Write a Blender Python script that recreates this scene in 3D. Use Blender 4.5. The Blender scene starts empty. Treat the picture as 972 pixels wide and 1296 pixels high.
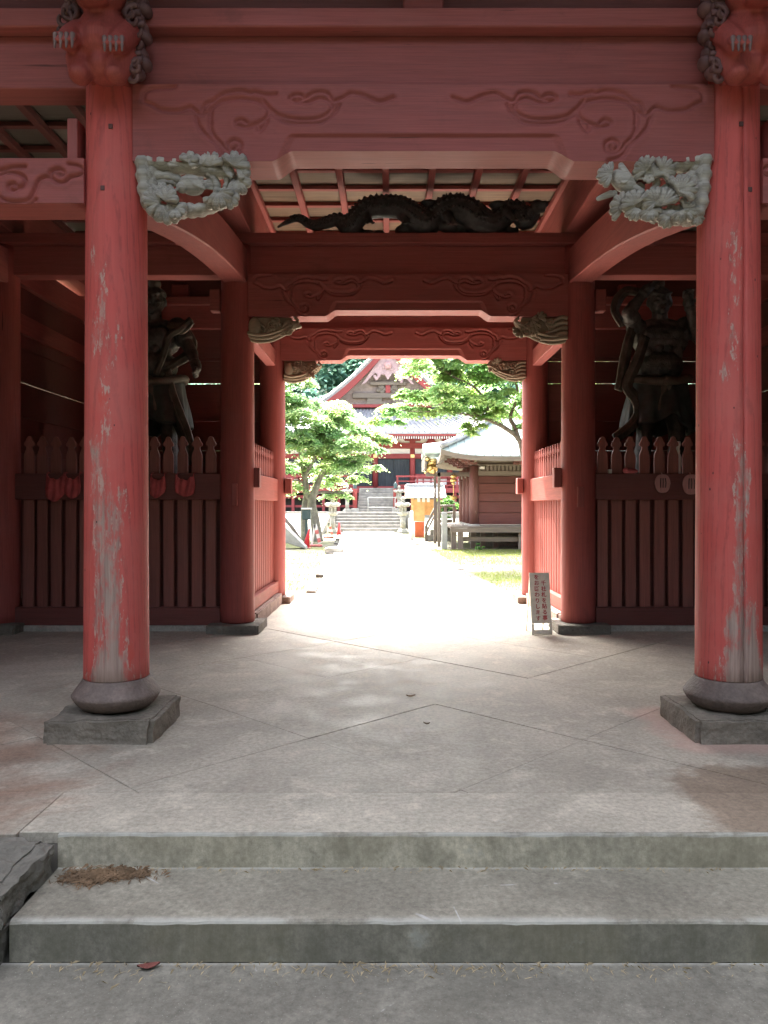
import bpy, bmesh, math, random
import numpy as np
from mathutils import Vector, Matrix, Euler
random.seed(7); np.random.seed(7)
S = bpy.context.scene
C = S.collection
R = math.radians

# ------------------------------------------------------------------ camera
CAMZ = 1.46
cam_d = bpy.data.cameras.new('camera')
cam = bpy.data.objects.new('camera', cam_d)
C.objects.link(cam)
cam.location = (0, 0, CAMZ)
cam.rotation_euler = (R(90), 0, 0)
cam_d.sensor_fit = 'VERTICAL'
cam_d.sensor_height = 36.0
cam_d.sensor_width = 27.0
cam_d.lens = 27.03
cam_d.shift_x = -0.0054
cam_d.shift_y = -0.0062
cam_d.clip_start = 0.05
cam_d.clip_end = 3000
S.camera = cam

# ------------------------------------------------------------------ light
SUN_EL, SUN_AZ = 52.0, 16.0            # azimuth to the left of straight ahead
world = bpy.data.worlds.new('World')
S.world = world
world.use_nodes = True
wn = world.node_tree
wn.nodes.clear()
sky = wn.nodes.new('ShaderNodeTexSky')
sky.sky_type = 'NISHITA'
sky.sun_disc = False
sky.sun_elevation = R(SUN_EL)
sky.sun_rotation = R(-SUN_AZ)
sky.air_density = 0.7
sky.dust_density = 6.0
sky.ozone_density = 0.3
bg = wn.nodes.new('ShaderNodeBackground')
bg.inputs['Strength'].default_value = 0.15
wo = wn.nodes.new('ShaderNodeOutputWorld')
hz = wn.nodes.new('ShaderNodeHueSaturation')        # hazy summer sky: paler than the clear-air model
hz.inputs['Saturation'].default_value = 0.48
wn.links.new(sky.outputs[0], hz.inputs['Color'])
wn.links.new(hz.outputs[0], bg.inputs[0])
wn.links.new(bg.outputs[0], wo.inputs[0])
sun_d = bpy.data.lights.new('sun', 'SUN')
sun_d.energy = 2.7
sun_d.angle = R(0.53)
sun_d.color = (1.0, 0.95, 0.87)
sun = bpy.data.objects.new('sun', sun_d)
C.objects.link(sun)
sd = Vector((-math.sin(R(SUN_AZ)) * math.cos(R(SUN_EL)), math.cos(R(SUN_AZ)) * math.cos(R(SUN_EL)), math.sin(R(SUN_EL))))
sun.rotation_euler = sd.to_track_quat('Z', 'Y').to_euler()
sun.location = sd * 60
vs = S.view_settings
S.display_settings.display_device = 'sRGB'
vs.view_transform = 'Standard'
vs.look = 'None'
vs.exposure = 3.45
vs.gamma = 1.0
try:
    vs.use_curve_mapping = False
except Exception:
    pass
S.render.engine = 'CYCLES'
cy = S.cycles
cy.max_bounces = 10
cy.diffuse_bounces = 6
cy.glossy_bounces = 3
cy.transmission_bounces = 6
cy.transparent_max_bounces = 8
cy.caustics_reflective = False
cy.caustics_refractive = False
cy.sample_clamp_indirect = 6.0
try:
    cy.use_denoising = True
    cy.denoiser = 'OPENIMAGEDENOISE'
except Exception:
    pass

# ------------------------------------------------------------------ measuring helpers
F, VX, VY = 973.0, 493.0, 640.0
def PX(px, Y): return (px - VX) * Y / F
def PZ(py, Y): return CAMZ - (py - VY) * Y / F

# ------------------------------------------------------------------ mesh helpers
class MB:
    def __init__(s):
        s.v = []; s.f = []; s.m = []; s.sm = []
    def add(s, vs_, fs, m=0, smooth=False):
        b = len(s.v)
        s.v.extend([tuple(v) for v in vs_])
        for f in fs:
            s.f.append(tuple(b + i for i in f)); s.m.append(m); s.sm.append(smooth)
        return s
    def box(s, x0, x1, y0, y1, z0, z1, m=0, mat=None):
        if x0 > x1: x0, x1 = x1, x0
        if y0 > y1: y0, y1 = y1, y0
        if z0 > z1: z0, z1 = z1, z0
        v = [(x0, y0, z0), (x1, y0, z0), (x1, y1, z0), (x0, y1, z0), (x0, y0, z1), (x1, y0, z1), (x1, y1, z1), (x0, y1, z1)]
        if mat is not None: v = [tuple(mat @ Vector(p)) for p in v]
        return s.add(v, [(0, 3, 2, 1), (4, 5, 6, 7), (0, 1, 5, 4), (1, 2, 6, 5), (2, 3, 7, 6), (3, 0, 4, 7)], m)
    def hexa(s, bot, top, m=0):
        return s.add(list(bot) + list(top), [(0, 3, 2, 1), (4, 5, 6, 7), (0, 1, 5, 4), (1, 2, 6, 5), (2, 3, 7, 6), (3, 0, 4, 7)], m)
    def lathe(s, prof, c=(0, 0, 0), seg=24, m=0, smooth=True, sx=1, sy=1, rot=0):
        v = []; f = []
        n = len(prof)
        for (r, z) in prof:
            for k in range(seg):
                a = rot + 2 * math.pi * k / seg
                v.append((c[0] + r * sx * math.cos(a), c[1] + r * sy * math.sin(a), c[2] + z))
        for i in range(n - 1):
            for k in range(seg):
                k2 = (k + 1) % seg
                f.append((i * seg + k, i * seg + k2, (i + 1) * seg + k2, (i + 1) * seg + k))
        s.add(v, f, m, smooth)
        b = len(s.v) - len(v)
        s.f.append(tuple(b + k for k in reversed(range(seg)))); s.m.append(m); s.sm.append(False)
        s.f.append(tuple(b + (n - 1) * seg + k for k in range(seg))); s.m.append(m); s.sm.append(False)
        return s
    def tube(s, pts, rad, seg=8, m=0, smooth=True, flat=1.0):
        pts = [Vector(p) for p in pts]
        n = len(pts)
        if not isinstance(rad, (list, tuple)): rad = [rad] * n
        v = []; f = []
        ref = None
        for i, p in enumerate(pts):
            t = (pts[min(i + 1, n - 1)] - pts[max(i - 1, 0)])
            if t.length < 1e-9: t = Vector((0, 0, 1))
            t.normalize()
            if ref is None:
                ref = Vector((0, 1, 0)) if abs(t.y) < 0.9 else Vector((1, 0, 0))
            u = (ref - t * ref.dot(t))
            if u.length < 1e-6: u = t.orthogonal()
            u.normalize(); w = t.cross(u); ref = u
            for k in range(seg):
                a = 2 * math.pi * k / seg
                v.append(p + (u * math.cos(a) * flat + w * math.sin(a)) * rad[i])
        for i in range(n - 1):
            for k in range(seg):
                k2 = (k + 1) % seg
                f.append((i * seg + k, i * seg + k2, (i + 1) * seg + k2, (i + 1) * seg + k))
        s.add(v, f, m, smooth)
        b = len(s.v) - len(v)
        s.f.append(tuple(b + k for k in reversed(range(seg)))); s.m.append(m); s.sm.append(smooth)
        s.f.append(tuple(b + (n - 1) * seg + k for k in range(seg))); s.m.append(m); s.sm.append(smooth)
        return s
    def ell(s, c, r, rot=None, seg=14, rings=9, m=0):
        v = []; f = []
        M = rot if rot is not None else Matrix.Identity(3)
        if not isinstance(r, (tuple, list)): r = (r, r, r)
        c = Vector(c)
        v.append(c + M @ Vector((0, 0, -r[2])))
        for i in range(1, rings):
            th = -math.pi / 2 + math.pi * i / rings
            for k in range(seg):
                a = 2 * math.pi * k / seg
                v.append(c + M @ Vector((r[0] * math.cos(th) * math.cos(a), r[1] * math.cos(th) * math.sin(a), r[2] * math.sin(th))))
        v.append(c + M @ Vector((0, 0, r[2])))
        for k in range(seg):
            f.append((0, 1 + (k + 1) % seg, 1 + k))
        for i in range(rings - 2):
            for k in range(seg):
                k2 = (k + 1) % seg
                f.append((1 + i * seg + k, 1 + i * seg + k2, 1 + (i + 1) * seg + k2, 1 + (i + 1) * seg + k))
        L = len(v) - 1; b = 1 + (rings - 2) * seg
        for k in range(seg):
            f.append((L, b + k, b + (k + 1) % seg))
        return s.add(v, f, m, True)
    def cap(s, a, b, ra, rb, seg=10, m=0, flat=1.0):
        """tapered limb with rounded ends"""
        a = Vector(a); b = Vector(b); d = (b - a)
        L = d.length or 1e-6; d = d / L
        pts = []; rad = []
        for k in range(4):
            t = math.pi / 2 * k / 3.0
            pts.append(a - d * ra * math.cos(t)); rad.append(max(ra * math.sin(t), ra * 0.05))
        for k in range(4):
            t = math.pi / 2 * k / 3.0
            pts.append(b + d * rb * math.sin(t)); rad.append(max(rb * math.cos(t), rb * 0.05))
        return s.tube(pts, rad, seg, m, True, flat)
    def prism(s, outline, y0, y1, m=0, axis='y'):
        """outline (x,z) extruded along y (or (y,z) along x, or (x,y) along z)"""
        n = len(outline)
        def P(p, d):
            if axis == 'y': return (p[0], d, p[1])
            if axis == 'x': return (d, p[0], p[1])
            return (p[0], p[1], d)
        v = [P(p, y0) for p in outline] + [P(p, y1) for p in outline]
        f = [tuple(range(n)), tuple(reversed(range(n, 2 * n)))]
        for i in range(n):
            j = (i + 1) % n
            f.append((j, i, n + i, n + j))
        return s.add(v, f, m)
    def strip(s, pts, wid, thick, nrm=(0, -1, 0), m=0, smooth=True):
        """flat band following pts, width in the plane across nrm"""
        pts = [Vector(p) for p in pts]; n = len(pts)
        if not isinstance(wid, (list, tuple)): wid = [wid] * n
        nr = Vector(nrm).normalized()
        v = []; f = []
        for i, p in enumerate(pts):
            t = (pts[min(i + 1, n - 1)] - pts[max(i - 1, 0)]).normalized()
            w = t.cross(nr)
            if w.length < 1e-6: w = t.orthogonal()
            w.normalize()
            nn = w.cross(t).normalized()
            a = w * wid[i] / 2; b = nn * thick / 2
            v += [p - a - b, p + a - b, p + a + b, p - a + b]
        for i in range(n - 1):
            for k in range(4):
                k2 = (k + 1) % 4
                f.append((i * 4 + k, i * 4 + k2, (i + 1) * 4 + k2, (i + 1) * 4 + k))
        f.append((3, 2, 1, 0)); f.append(((n - 1) * 4, (n - 1) * 4 + 1, (n - 1) * 4 + 2, (n - 1) * 4 + 3))
        return s.add(v, f, m, smooth)
    def mesh(s, name, mats):
        me = bpy.data.meshes.new(name)
        me.from_pydata([tuple(v) for v in s.v], [], s.f)
        if not isinstance(mats, (list, tuple)): mats = [mats]
        for m in mats: me.materials.append(m)
        me.polygons.foreach_set('material_index', s.m)
        me.polygons.foreach_set('use_smooth', s.sm)
        me.update()
        bm = bmesh.new(); bm.from_mesh(me)
        bmesh.ops.recalc_face_normals(bm, faces=bm.faces)
        bm.to_mesh(me); bm.free()
        return me

def link(name, me, parent=None, local=False):
    o = bpy.data.objects.new(name, me)
    C.objects.link(o)
    if parent is not None:
        o.parent = parent
        if not local:
            base = parent
            T = Matrix.Identity(4)
            chain = []
            while base is not None:
                chain.append(base); base = base.parent
            for b in reversed(chain):
                if b.type == 'EMPTY' or b.parent is None:
                    T = T @ Matrix.Translation(b.location)
            o.matrix_parent_inverse = T.inverted() if parent.parent is None else Matrix.Identity(4)
    return o

def part(name, mb, mats, parent=None, local=False, bevel=0.0, seg=1):
    """one mesh object; with a parent it is a part of that thing (coordinates are the world's unless local)"""
    o = link(name, mb.mesh(name, mats), parent, local)
    if bevel:
        b = o.modifiers.new('bevel', 'BEVEL'); b.width = bevel; b.segments = seg; b.limit_method = 'ANGLE'; b.angle_limit = R(40)
    return o

def tag(o, label, cat, group=None, kind=None):
    if label: o['label'] = label
    if cat: o['category'] = cat
    if group: o['group'] = group
    if kind: o['kind'] = kind
    return o

def thing(name, label, cat, loc=(0, 0, 0), group=None, rz=0.0):
    o = bpy.data.objects.new(name, None)
    o.empty_display_size = 0.2
    C.objects.link(o)
    o.location = loc; o.rotation_euler = (0, 0, rz)
    return tag(o, label, cat, group)

def setting(o):
    o['kind'] = 'structure'; return o
def stuff(o):
    o['kind'] = 'stuff'; return o

def dup_tree(o, loc=None, label=None, parent=None):
    c = o.copy(); C.objects.link(c)
    if parent is not None: c.parent = parent
    if loc is not None: c.location = loc
    if label: c['label'] = label
    for ch in [x for x in C.objects if x.parent == o]:
        dup_tree(ch, None, None, c)
    return c

def smooth_line(pts, k=6):
    """Catmull-Rom through pts"""
    P = [Vector(p) for p in pts]
    P = [P[0] * 2 - P[1]] + P + [P[-1] * 2 - P[-2]]
    out = []
    for i in range(1, len(P) - 2):
        for j in range(k):
            t = j / k
            a, b, c, d = P[i - 1], P[i], P[i + 1], P[i + 2]
            out.append(0.5 * ((2 * b) + (c - a) * t + (2 * a - 5 * b + 4 * c - d) * t * t + (3 * b - a - 3 * c + d) * t ** 3))
    out.append(P[-2])
    return out

def remesh(mb, name, voxel, iters=6, fac=0.5):
    """fuse overlapping closed shapes into one continuous skin"""
    me = mb.mesh(name, [])
    o = bpy.data.objects.new(name + '_tmp', me); C.objects.link(o)
    r = o.modifiers.new('r', 'REMESH'); r.mode = 'VOXEL'; r.voxel_size = voxel; r.use_smooth_shade = True
    if iters:
        s_ = o.modifiers.new('s', 'SMOOTH'); s_.iterations = iters; s_.factor = fac
    dg = bpy.context.evaluated_depsgraph_get(); dg.update()
    out = bpy.data.meshes.new_from_object(o.evaluated_get(dg))
    out.name = name
    bpy.data.objects.remove(o, do_unlink=True); bpy.data.meshes.remove(me)
    return out

# ------------------------------------------------------------------ material helpers
class NT:
    def __init__(s, name):
        s.m = bpy.data.materials.new(name); s.m.use_nodes = True
        s.t = s.m.node_tree; s.t.nodes.clear()
        s.out = s.t.nodes.new('ShaderNodeOutputMaterial')
    def n(s, typ, ins=None, **kw):
        nd = s.t.nodes.new(typ)
        for k, v in kw.items(): setattr(nd, k, v)
        for k, v in (ins or {}).items():
            if isinstance(v, bpy.types.NodeSocket): s.t.links.new(v, nd.inputs[k])
            else: nd.inputs[k].default_value = v
        return nd
    def coord(s, scale=(1, 1, 1), which='Object', rand=False, loc=(0, 0, 0)):
        v = s.n('ShaderNodeTexCoord').outputs[which]
        if rand:
            r = s.n('ShaderNodeObjectInfo').outputs['Random']
            sc = s.n('ShaderNodeMath', {0: r, 1: 37.0}, operation='MULTIPLY').outputs[0]
            v = s.n('ShaderNodeVectorMath', {0: v, 1: s.n('ShaderNodeCombineXYZ', {0: sc, 1: sc, 2: sc}).outputs[0]}, operation='ADD').outputs[0]
        return s.n('ShaderNodeMapping', {'Vector': v, 'Scale': scale, 'Location': loc}).outputs[0]
    def noise(s, vec, scale, detail=4.0, rough=0.55, dist=0.0):
        return s.n('ShaderNodeTexNoise', {'Vector': vec, 'Scale': scale, 'Detail': detail, 'Roughness': rough, 'Distortion': dist}).outputs[0]
    def vor(s, vec, scale, feature='F1', rnd=1.0):
        return s.n('ShaderNodeTexVoronoi', {'Vector': vec, 'Scale': scale, 'Randomness': rnd}, feature=feature).outputs['Distance']
    def mr(s, v, a, b, c=0.0, d=1.0, smooth=True):
        return s.n('ShaderNodeMapRange', {0: v, 1: a, 2: b, 3: c, 4: d}, interpolation_type='SMOOTHSTEP' if smooth else 'LINEAR', clamp=True if not smooth else True).outputs[0]
    def math(s, op, a, b=0.0, clamp=False):
        return s.n('ShaderNodeMath', {0: a, 1: b}, operation=op, use_clamp=clamp).outputs[0]
    def mix(s, f, a, b, blend='MIX'):
        nd = s.n('ShaderNodeMix', data_type='RGBA', blend_type=blend)
        for i, v in ((0, f), (6, a), (7, b)):
            if isinstance(v, bpy.types.NodeSocket): s.t.links.new(v, nd.inputs[i])
            elif i == 0: nd.inputs[0].default_value = v
            else: nd.inputs[i].default_value = (v[0], v[1], v[2], 1)
        return nd.outputs[2]
    def mul(s, col, f):
        g = s.n('ShaderNodeCombineXYZ', {0: f, 1: f, 2: f}).outputs[0]
        return s.mix(1.0, col, g, 'MULTIPLY')
    def bump(s, h, strength=0.3, dist=0.01, nrm=None):
        d = {'Height': h, 'Strength': strength, 'Distance': dist}
        if nrm is not None: d['Normal'] = nrm
        return s.n('ShaderNodeBump', d).outputs[0]
    def sep(s, vec):
        return s.n('ShaderNodeSeparateXYZ', {0: vec}).outputs
    def bsdf(s, col, rough=0.6, nrm=None, metal=0.0, spec=0.5):
        d = {'Base Color': col if isinstance(col, bpy.types.NodeSocket) else (col[0], col[1], col[2], 1), 'Roughness': rough, 'Metallic': metal, 'Specular IOR Level': spec}
        if nrm is not None: d['Normal'] = nrm
        b = s.n('ShaderNodeBsdfPrincipled', d)
        s.t.links.new(b.outputs[0], s.out.inputs[0])
        return s.m

def grain_scale(axis, along=1.2, across=22.0):
    return {'x': (along, across, across), 'y': (across, along, across), 'z': (across, across, along)}[axis]

def m_wood(name, col, axis='z', col2=None, amt=0.5, chip=None, chipthr=0.7, rough=0.62, bump=0.25, rand=True, fine=22.0, tint=0.12, spec=0.3, check=0.0):
    t = NT(name)
    g = t.noise(t.coord(grain_scale(axis, 1.0, fine), rand=rand), 1.0, 6, 0.62, 0.6)
    b = t.noise(t.coord((1, 1, 1), rand=rand), 1.7, 5, 0.6)
    f = t.noise(t.coord(grain_scale(axis, 3.0, fine * 5), rand=rand), 1.0, 3, 0.6)
    c2 = col2 or tuple(x * 0.62 + 0.01 for x in col)
    c = t.mix(t.mr(g, 0.35, 0.7, 0, amt), col, c2)
    c = t.mix(t.mr(b, 0.42, 0.72, 0, 0.35), c, tuple(min(1, x * 0.75 + 0.05) for x in col))
    c = t.mul(c, t.mr(f, 0.3, 0.7, 0.86, 1.1, False))
    rnd = t.n('ShaderNodeObjectInfo').outputs['Random']
    c = t.mul(c, t.mr(rnd, 0, 1, 1 - tint, 1 + tint, False))
    if chip:
        ch = t.noise(t.coord(grain_scale(axis, 2.2, 9.0), rand=rand), 1.6, 7, 0.7)
        c = t.mix(t.mr(ch, chipthr, chipthr + 0.04), c, chip)
    h = t.math('ADD', g, t.math('MULTIPLY', f, 0.5))
    if check:
        ck = t.noise(t.coord(grain_scale(axis, 0.9, 38.0), rand=rand), 1.0, 3, 0.55, 0.8)
        wh = t.noise(t.coord((1, 1, 1), rand=rand), 1.1, 3)
        cm = t.math('MULTIPLY', t.mr(ck, 0.705, 0.73), t.mr(wh, 0.46, 0.58))
        c = t.mix(t.math('MULTIPLY', cm, check), c, (0.045, 0.018, 0.016))
        st = t.noise(t.coord((1.2, 1.2, 1.2), rand=rand), 2.2, 8, 0.7, 0.5)
        c = t.mix(t.mr(st, 0.56, 0.70, 0, 0.42), c, tuple(v * 0.5 + 0.015 for v in col))
        h = t.math('SUBTRACT', h, t.math('MULTIPLY', cm, 1.5))
    return t.bsdf(c, t.mr(b, 0.3, 0.7, rough - 0.08, rough + 0.12, False), t.bump(h, bump, 0.006), spec=spec)

def m_plain(name, col, rough=0.6, metal=0.0, var=0.25, scale=6.0, bump=0.15, spec=0.5, tint=0.0, bd=0.006):
    t = NT(name)
    a = t.noise(t.coord(rand=True), scale, 6, 0.62)
    b = t.noise(t.coord(rand=True), scale * 7, 4, 0.6)
    c = t.mix(t.mr(a, 0.3, 0.7, 0, 1), tuple(x * (1 - var) for x in col), tuple(min(1, x * (1 + var * 0.6)) for x in col))
    if tint:
        rnd = t.n('ShaderNodeObjectInfo').outputs['Random']
        c = t.mul(c, t.mr(rnd, 0, 1, 1 - tint, 1 + tint, False))
    return t.bsdf(c, rough, t.bump(t.math('ADD', a, t.math('MULTIPLY', b, 0.4)), bump, bd), metal, spec)

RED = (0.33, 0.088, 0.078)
M_red_x = m_wood('red_paint_along_x', RED, 'x', check=0.85, chip=(0.30, 0.16, 0.13), chipthr=0.73)
M_red_y = m_wood('red_paint_along_y', RED, 'y', check=0.85, chip=(0.30, 0.16, 0.13), chipthr=0.73)
M_red_z = m_wood('red_paint_along_z', RED, 'z', check=0.85, chip=(0.30, 0.16, 0.13), chipthr=0.74)
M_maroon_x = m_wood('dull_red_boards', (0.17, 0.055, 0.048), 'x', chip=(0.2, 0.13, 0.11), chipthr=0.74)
M_picket = m_wood('brownish_red_picket', (0.27, 0.10, 0.082), 'z', chip=(0.26, 0.19, 0.16), chipthr=0.72)
M_fence_red = m_wood('pink_red_boards', (0.24, 0.055, 0.043), 'z', spec=0.08, chip=(0.40, 0.24, 0.19), chipthr=0.74)
M_fence_rail = m_wood('pink_red_rail', (0.26, 0.068, 0.053), 'y', spec=0.08, chip=(0.40, 0.24, 0.19), chipthr=0.74)
M_ceil = m_wood('pale_ceiling_board', (0.21, 0.145, 0.10), 'x', col2=(0.12, 0.08, 0.055), amt=0.8, tint=0.25)
M_grey_carve = m_wood('weathered_grey_carving', (0.48, 0.45, 0.39), 'x', col2=(0.24, 0.22, 0.19), amt=0.9, fine=34, bump=0.6)
M_brown_carve = m_wood('weathered_brown_carving', (0.36, 0.30, 0.22), 'x', col2=(0.22, 0.16, 0.11), amt=0.7, fine=30)
M_dragon = m_plain('black_stained_carving', (0.055, 0.052, 0.052), 0.6, var=0.5, scale=9)
M_statue = m_plain('old_dark_wood', (0.062, 0.055, 0.05), 0.5, var=0.75, scale=7, bump=0.9, bd=0.02)
M_statue_cloth = m_plain('old_grey_wood', (0.10, 0.085, 0.068), 0.6, var=0.5, scale=6, bump=0.3)
M_statue_green = m_plain('dark_green_painted_wood', (0.035, 0.045, 0.043), 0.6, var=0.5, scale=5)
M_gold = m_plain('gilt_metal', (0.80, 0.56, 0.22), 0.38, 0.7, var=0.2)
M_dullceil = m_wood('grey_ceiling_board', (0.17, 0.145, 0.12), 'x', tint=0.3)
M_lion = m_wood('red_painted_lion', (0.40, 0.085, 0.07), 'z', chip=(0.33, 0.2, 0.17), chipthr=0.72)
M_claw = m_plain('grey_claw_wood', (0.22, 0.14, 0.13), 0.6)
M_mane = m_plain('dark_grey_mane', (0.15, 0.075, 0.072), 0.65, var=0.4)

def m_stone(name, col, scale=8, rough=0.85, bump=0.5, dark=None):
    t = NT(name)
    a = t.noise(t.coord(rand=True), scale * 0.35, 8, 0.68)
    b = t.noise(t.coord(rand=True), scale * 4, 6, 0.7)
    v = t.vor(t.coord(rand=True), scale * 5)
    c = t.mix(t.mr(a, 0.32, 0.68), dark or tuple(x * 0.55 for x in col), col)
    c = t.mul(c, t.mr(b, 0.25, 0.75, 0.72, 1.22, False))
    c = t.mix(t.mr(a, 0.62, 0.72, 0, 0.4), c, (0.36, 0.37, 0.33))
    h = t.math('ADD', t.math('MULTIPLY', a, 1.5), t.math('ADD', b, t.math('MULTIPLY', v, 0.5)))
    return t.bsdf(c, rough, t.bump(h, bump, 0.02), spec=0.3)
M_stone = m_stone('rough_grey_stone', (0.27, 0.235, 0.19))
M_stone_round = m_stone('dark_smooth_stone', (0.25, 0.19, 0.165), 10, 0.6, 0.35)
M_stone_dark = m_stone('dark_rough_stone', (0.21, 0.195, 0.165), 5, 0.9, 0.9)
M_stone_pale = m_stone('pale_granite', (0.48, 0.46, 0.42), 10, 0.8, 0.25, (0.30, 0.29, 0.26))
M_stone_brown = m_stone('brown_sill_stone', (0.30, 0.20, 0.165), 9, 0.85, 0.4)

def m_column(name, cx, cy, pts, base_amt, seedloc, bottom=0.34):
    """red lacquered timber; bare grey wood where the paint has gone, along a path (dx, z, half width)"""
    t = NT(name)
    P = t.n('ShaderNodeTexCoord').outputs['Object']
    s = t.sep(P); x, y, z = s[0], s[1], s[2]
    dx = t.math('SUBTRACT', x, cx)
    g = t.noise(t.coord((26, 26, 1.1), loc=seedloc), 1.0, 7, 0.65, 1.2)
    b = t.noise(t.coord((1, 1, 0.8), loc=seedloc), 2.3, 6, 0.62)
    w = t.noise(t.coord((14, 14, 2.6), loc=seedloc), 1.0, 9, 0.76, 0.6)
    w2 = t.noise(t.coord((40, 40, 12), loc=seedloc), 1.0, 4, 0.7)
    # ring-like plain-sawn figure
    wav = t.n('ShaderNodeTexWave', {'Vector': t.coord((5.0, 5.0, 0.9), loc=seedloc), 'Scale': 2.2, 'Distortion': 7.0, 'Detail': 3.0, 'Detail Scale': 0.7}, wave_type='RINGS').outputs[1]
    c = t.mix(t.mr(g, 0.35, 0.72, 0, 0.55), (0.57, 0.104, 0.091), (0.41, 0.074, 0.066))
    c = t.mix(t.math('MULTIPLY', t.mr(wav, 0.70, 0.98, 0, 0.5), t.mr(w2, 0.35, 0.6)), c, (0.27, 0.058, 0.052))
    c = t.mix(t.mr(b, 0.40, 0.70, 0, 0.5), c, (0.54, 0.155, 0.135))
    # wear
    wear = None
    for (px_, z0, z1, hw, amt) in pts:
        wob = t.math('MULTIPLY', t.math('SUBTRACT', b, 0.5), 0.25)
        dd = t.math('ABSOLUTE', t.math('SUBTRACT', t.math('ADD', dx, wob), px_))
        a = t.mr(dd, hw, hw * 0.15, 0, amt)
        a = t.math('MULTIPLY', a, t.math('MULTIPLY', t.mr(z, z0 - 0.15, z0 + 0.1), t.mr(z, z1 + 0.25, z1 - 0.15)))
        wear = a if wear is None else t.math('MAXIMUM', wear, a)
    front = t.mr(t.math('SUBTRACT', y, cy), 0.05, -0.08)
    wear = t.math('MULTIPLY', wear, front)
    wear = t.math('ADD', wear, t.mr(z, bottom + 0.32, bottom - 0.02, 0, base_amt))
    k = t.math('ADD', t.math('ADD', t.math('MULTIPLY', w, 0.75), t.math('MULTIPLY', w2, 0.30)), t.math('MULTIPLY', wear, 0.36))
    f1 = t.mr(k, 0.76, 0.98)
    grey = t.mix(t.mr(g, 0.35, 0.7), (0.42, 0.34, 0.29), (0.24, 0.19, 0.165))
    c = t.mix(t.math('MULTIPLY', f1, 0.9), c, grey)
    # light flakes of primer at the edge of the bare patches, and salmon fresh-looking paint islands
    edge = t.math('MULTIPLY', t.mr(k, 0.78, 0.82), t.mr(k, 0.90, 0.85))
    c = t.mix(t.math('MULTIPLY', edge, t.mr(w2, 0.5, 0.62)), c, (0.50, 0.33, 0.28))
    isl = t.noise(t.coord((10, 10, 2.6), loc=(seedloc[0] + 5, 3, 1)), 1.0, 4, 0.6)
    c = t.mix(t.math('MULTIPLY', t.mr(isl, 0.66, 0.69), t.mr(wear, 0.25, 0.6)), c, (0.56, 0.10, 0.08))
    # small nail holes
    v = t.vor(t.coord((9, 9, 5.0), loc=seedloc), 1.0)
    c = t.mix(t.mr(v, 0.055, 0.035), c, (0.05, 0.03, 0.03))
    h = t.math('SUBTRACT', t.math('ADD', g, t.math('MULTIPLY', w2, 0.4)), t.math('MULTIPLY', f1, 0.8))
    return t.bsdf(c, t.mr(f1, 0, 1, 0.6, 0.9, False), t.bump(h, 0.55, 0.008), spec=0.25)

YF, YM, YR = 5.03, 9.03, 11.72
XL, XR = -1.785, 2.215
XLL, XRR = -4.545, 4.975
XC = (XL + XR) / 2
M_col_left = m_column('worn_red_column_left', XL, YF, [(-0.04, 2.3, 3.2, 0.10, 0.75), (0.03, 1.8, 2.7, 0.10, 0.8), (-0.02, 1.3, 2.0, 0.12, 0.85), (0.03, 0.3, 1.55, 0.20, 1.0)], 0.6, (2.0, 1.0, 4.0))
M_col_right = m_column('worn_red_column_right', XR, YF, [(-0.05, 2.2, 3.2, 0.09, 0.75), (0.02, 0.3, 0.85, 0.20, 1.25), (0.0, 0.7, 1.9, 0.10, 0.95)], 0.75, (7.0, 5.0, 1.0))
M_col_inner = m_wood('red_column_paint', (0.34, 0.08, 0.07), 'z', check=0.8, chip=(0.36, 0.2, 0.17), chipthr=0.75)

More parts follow.
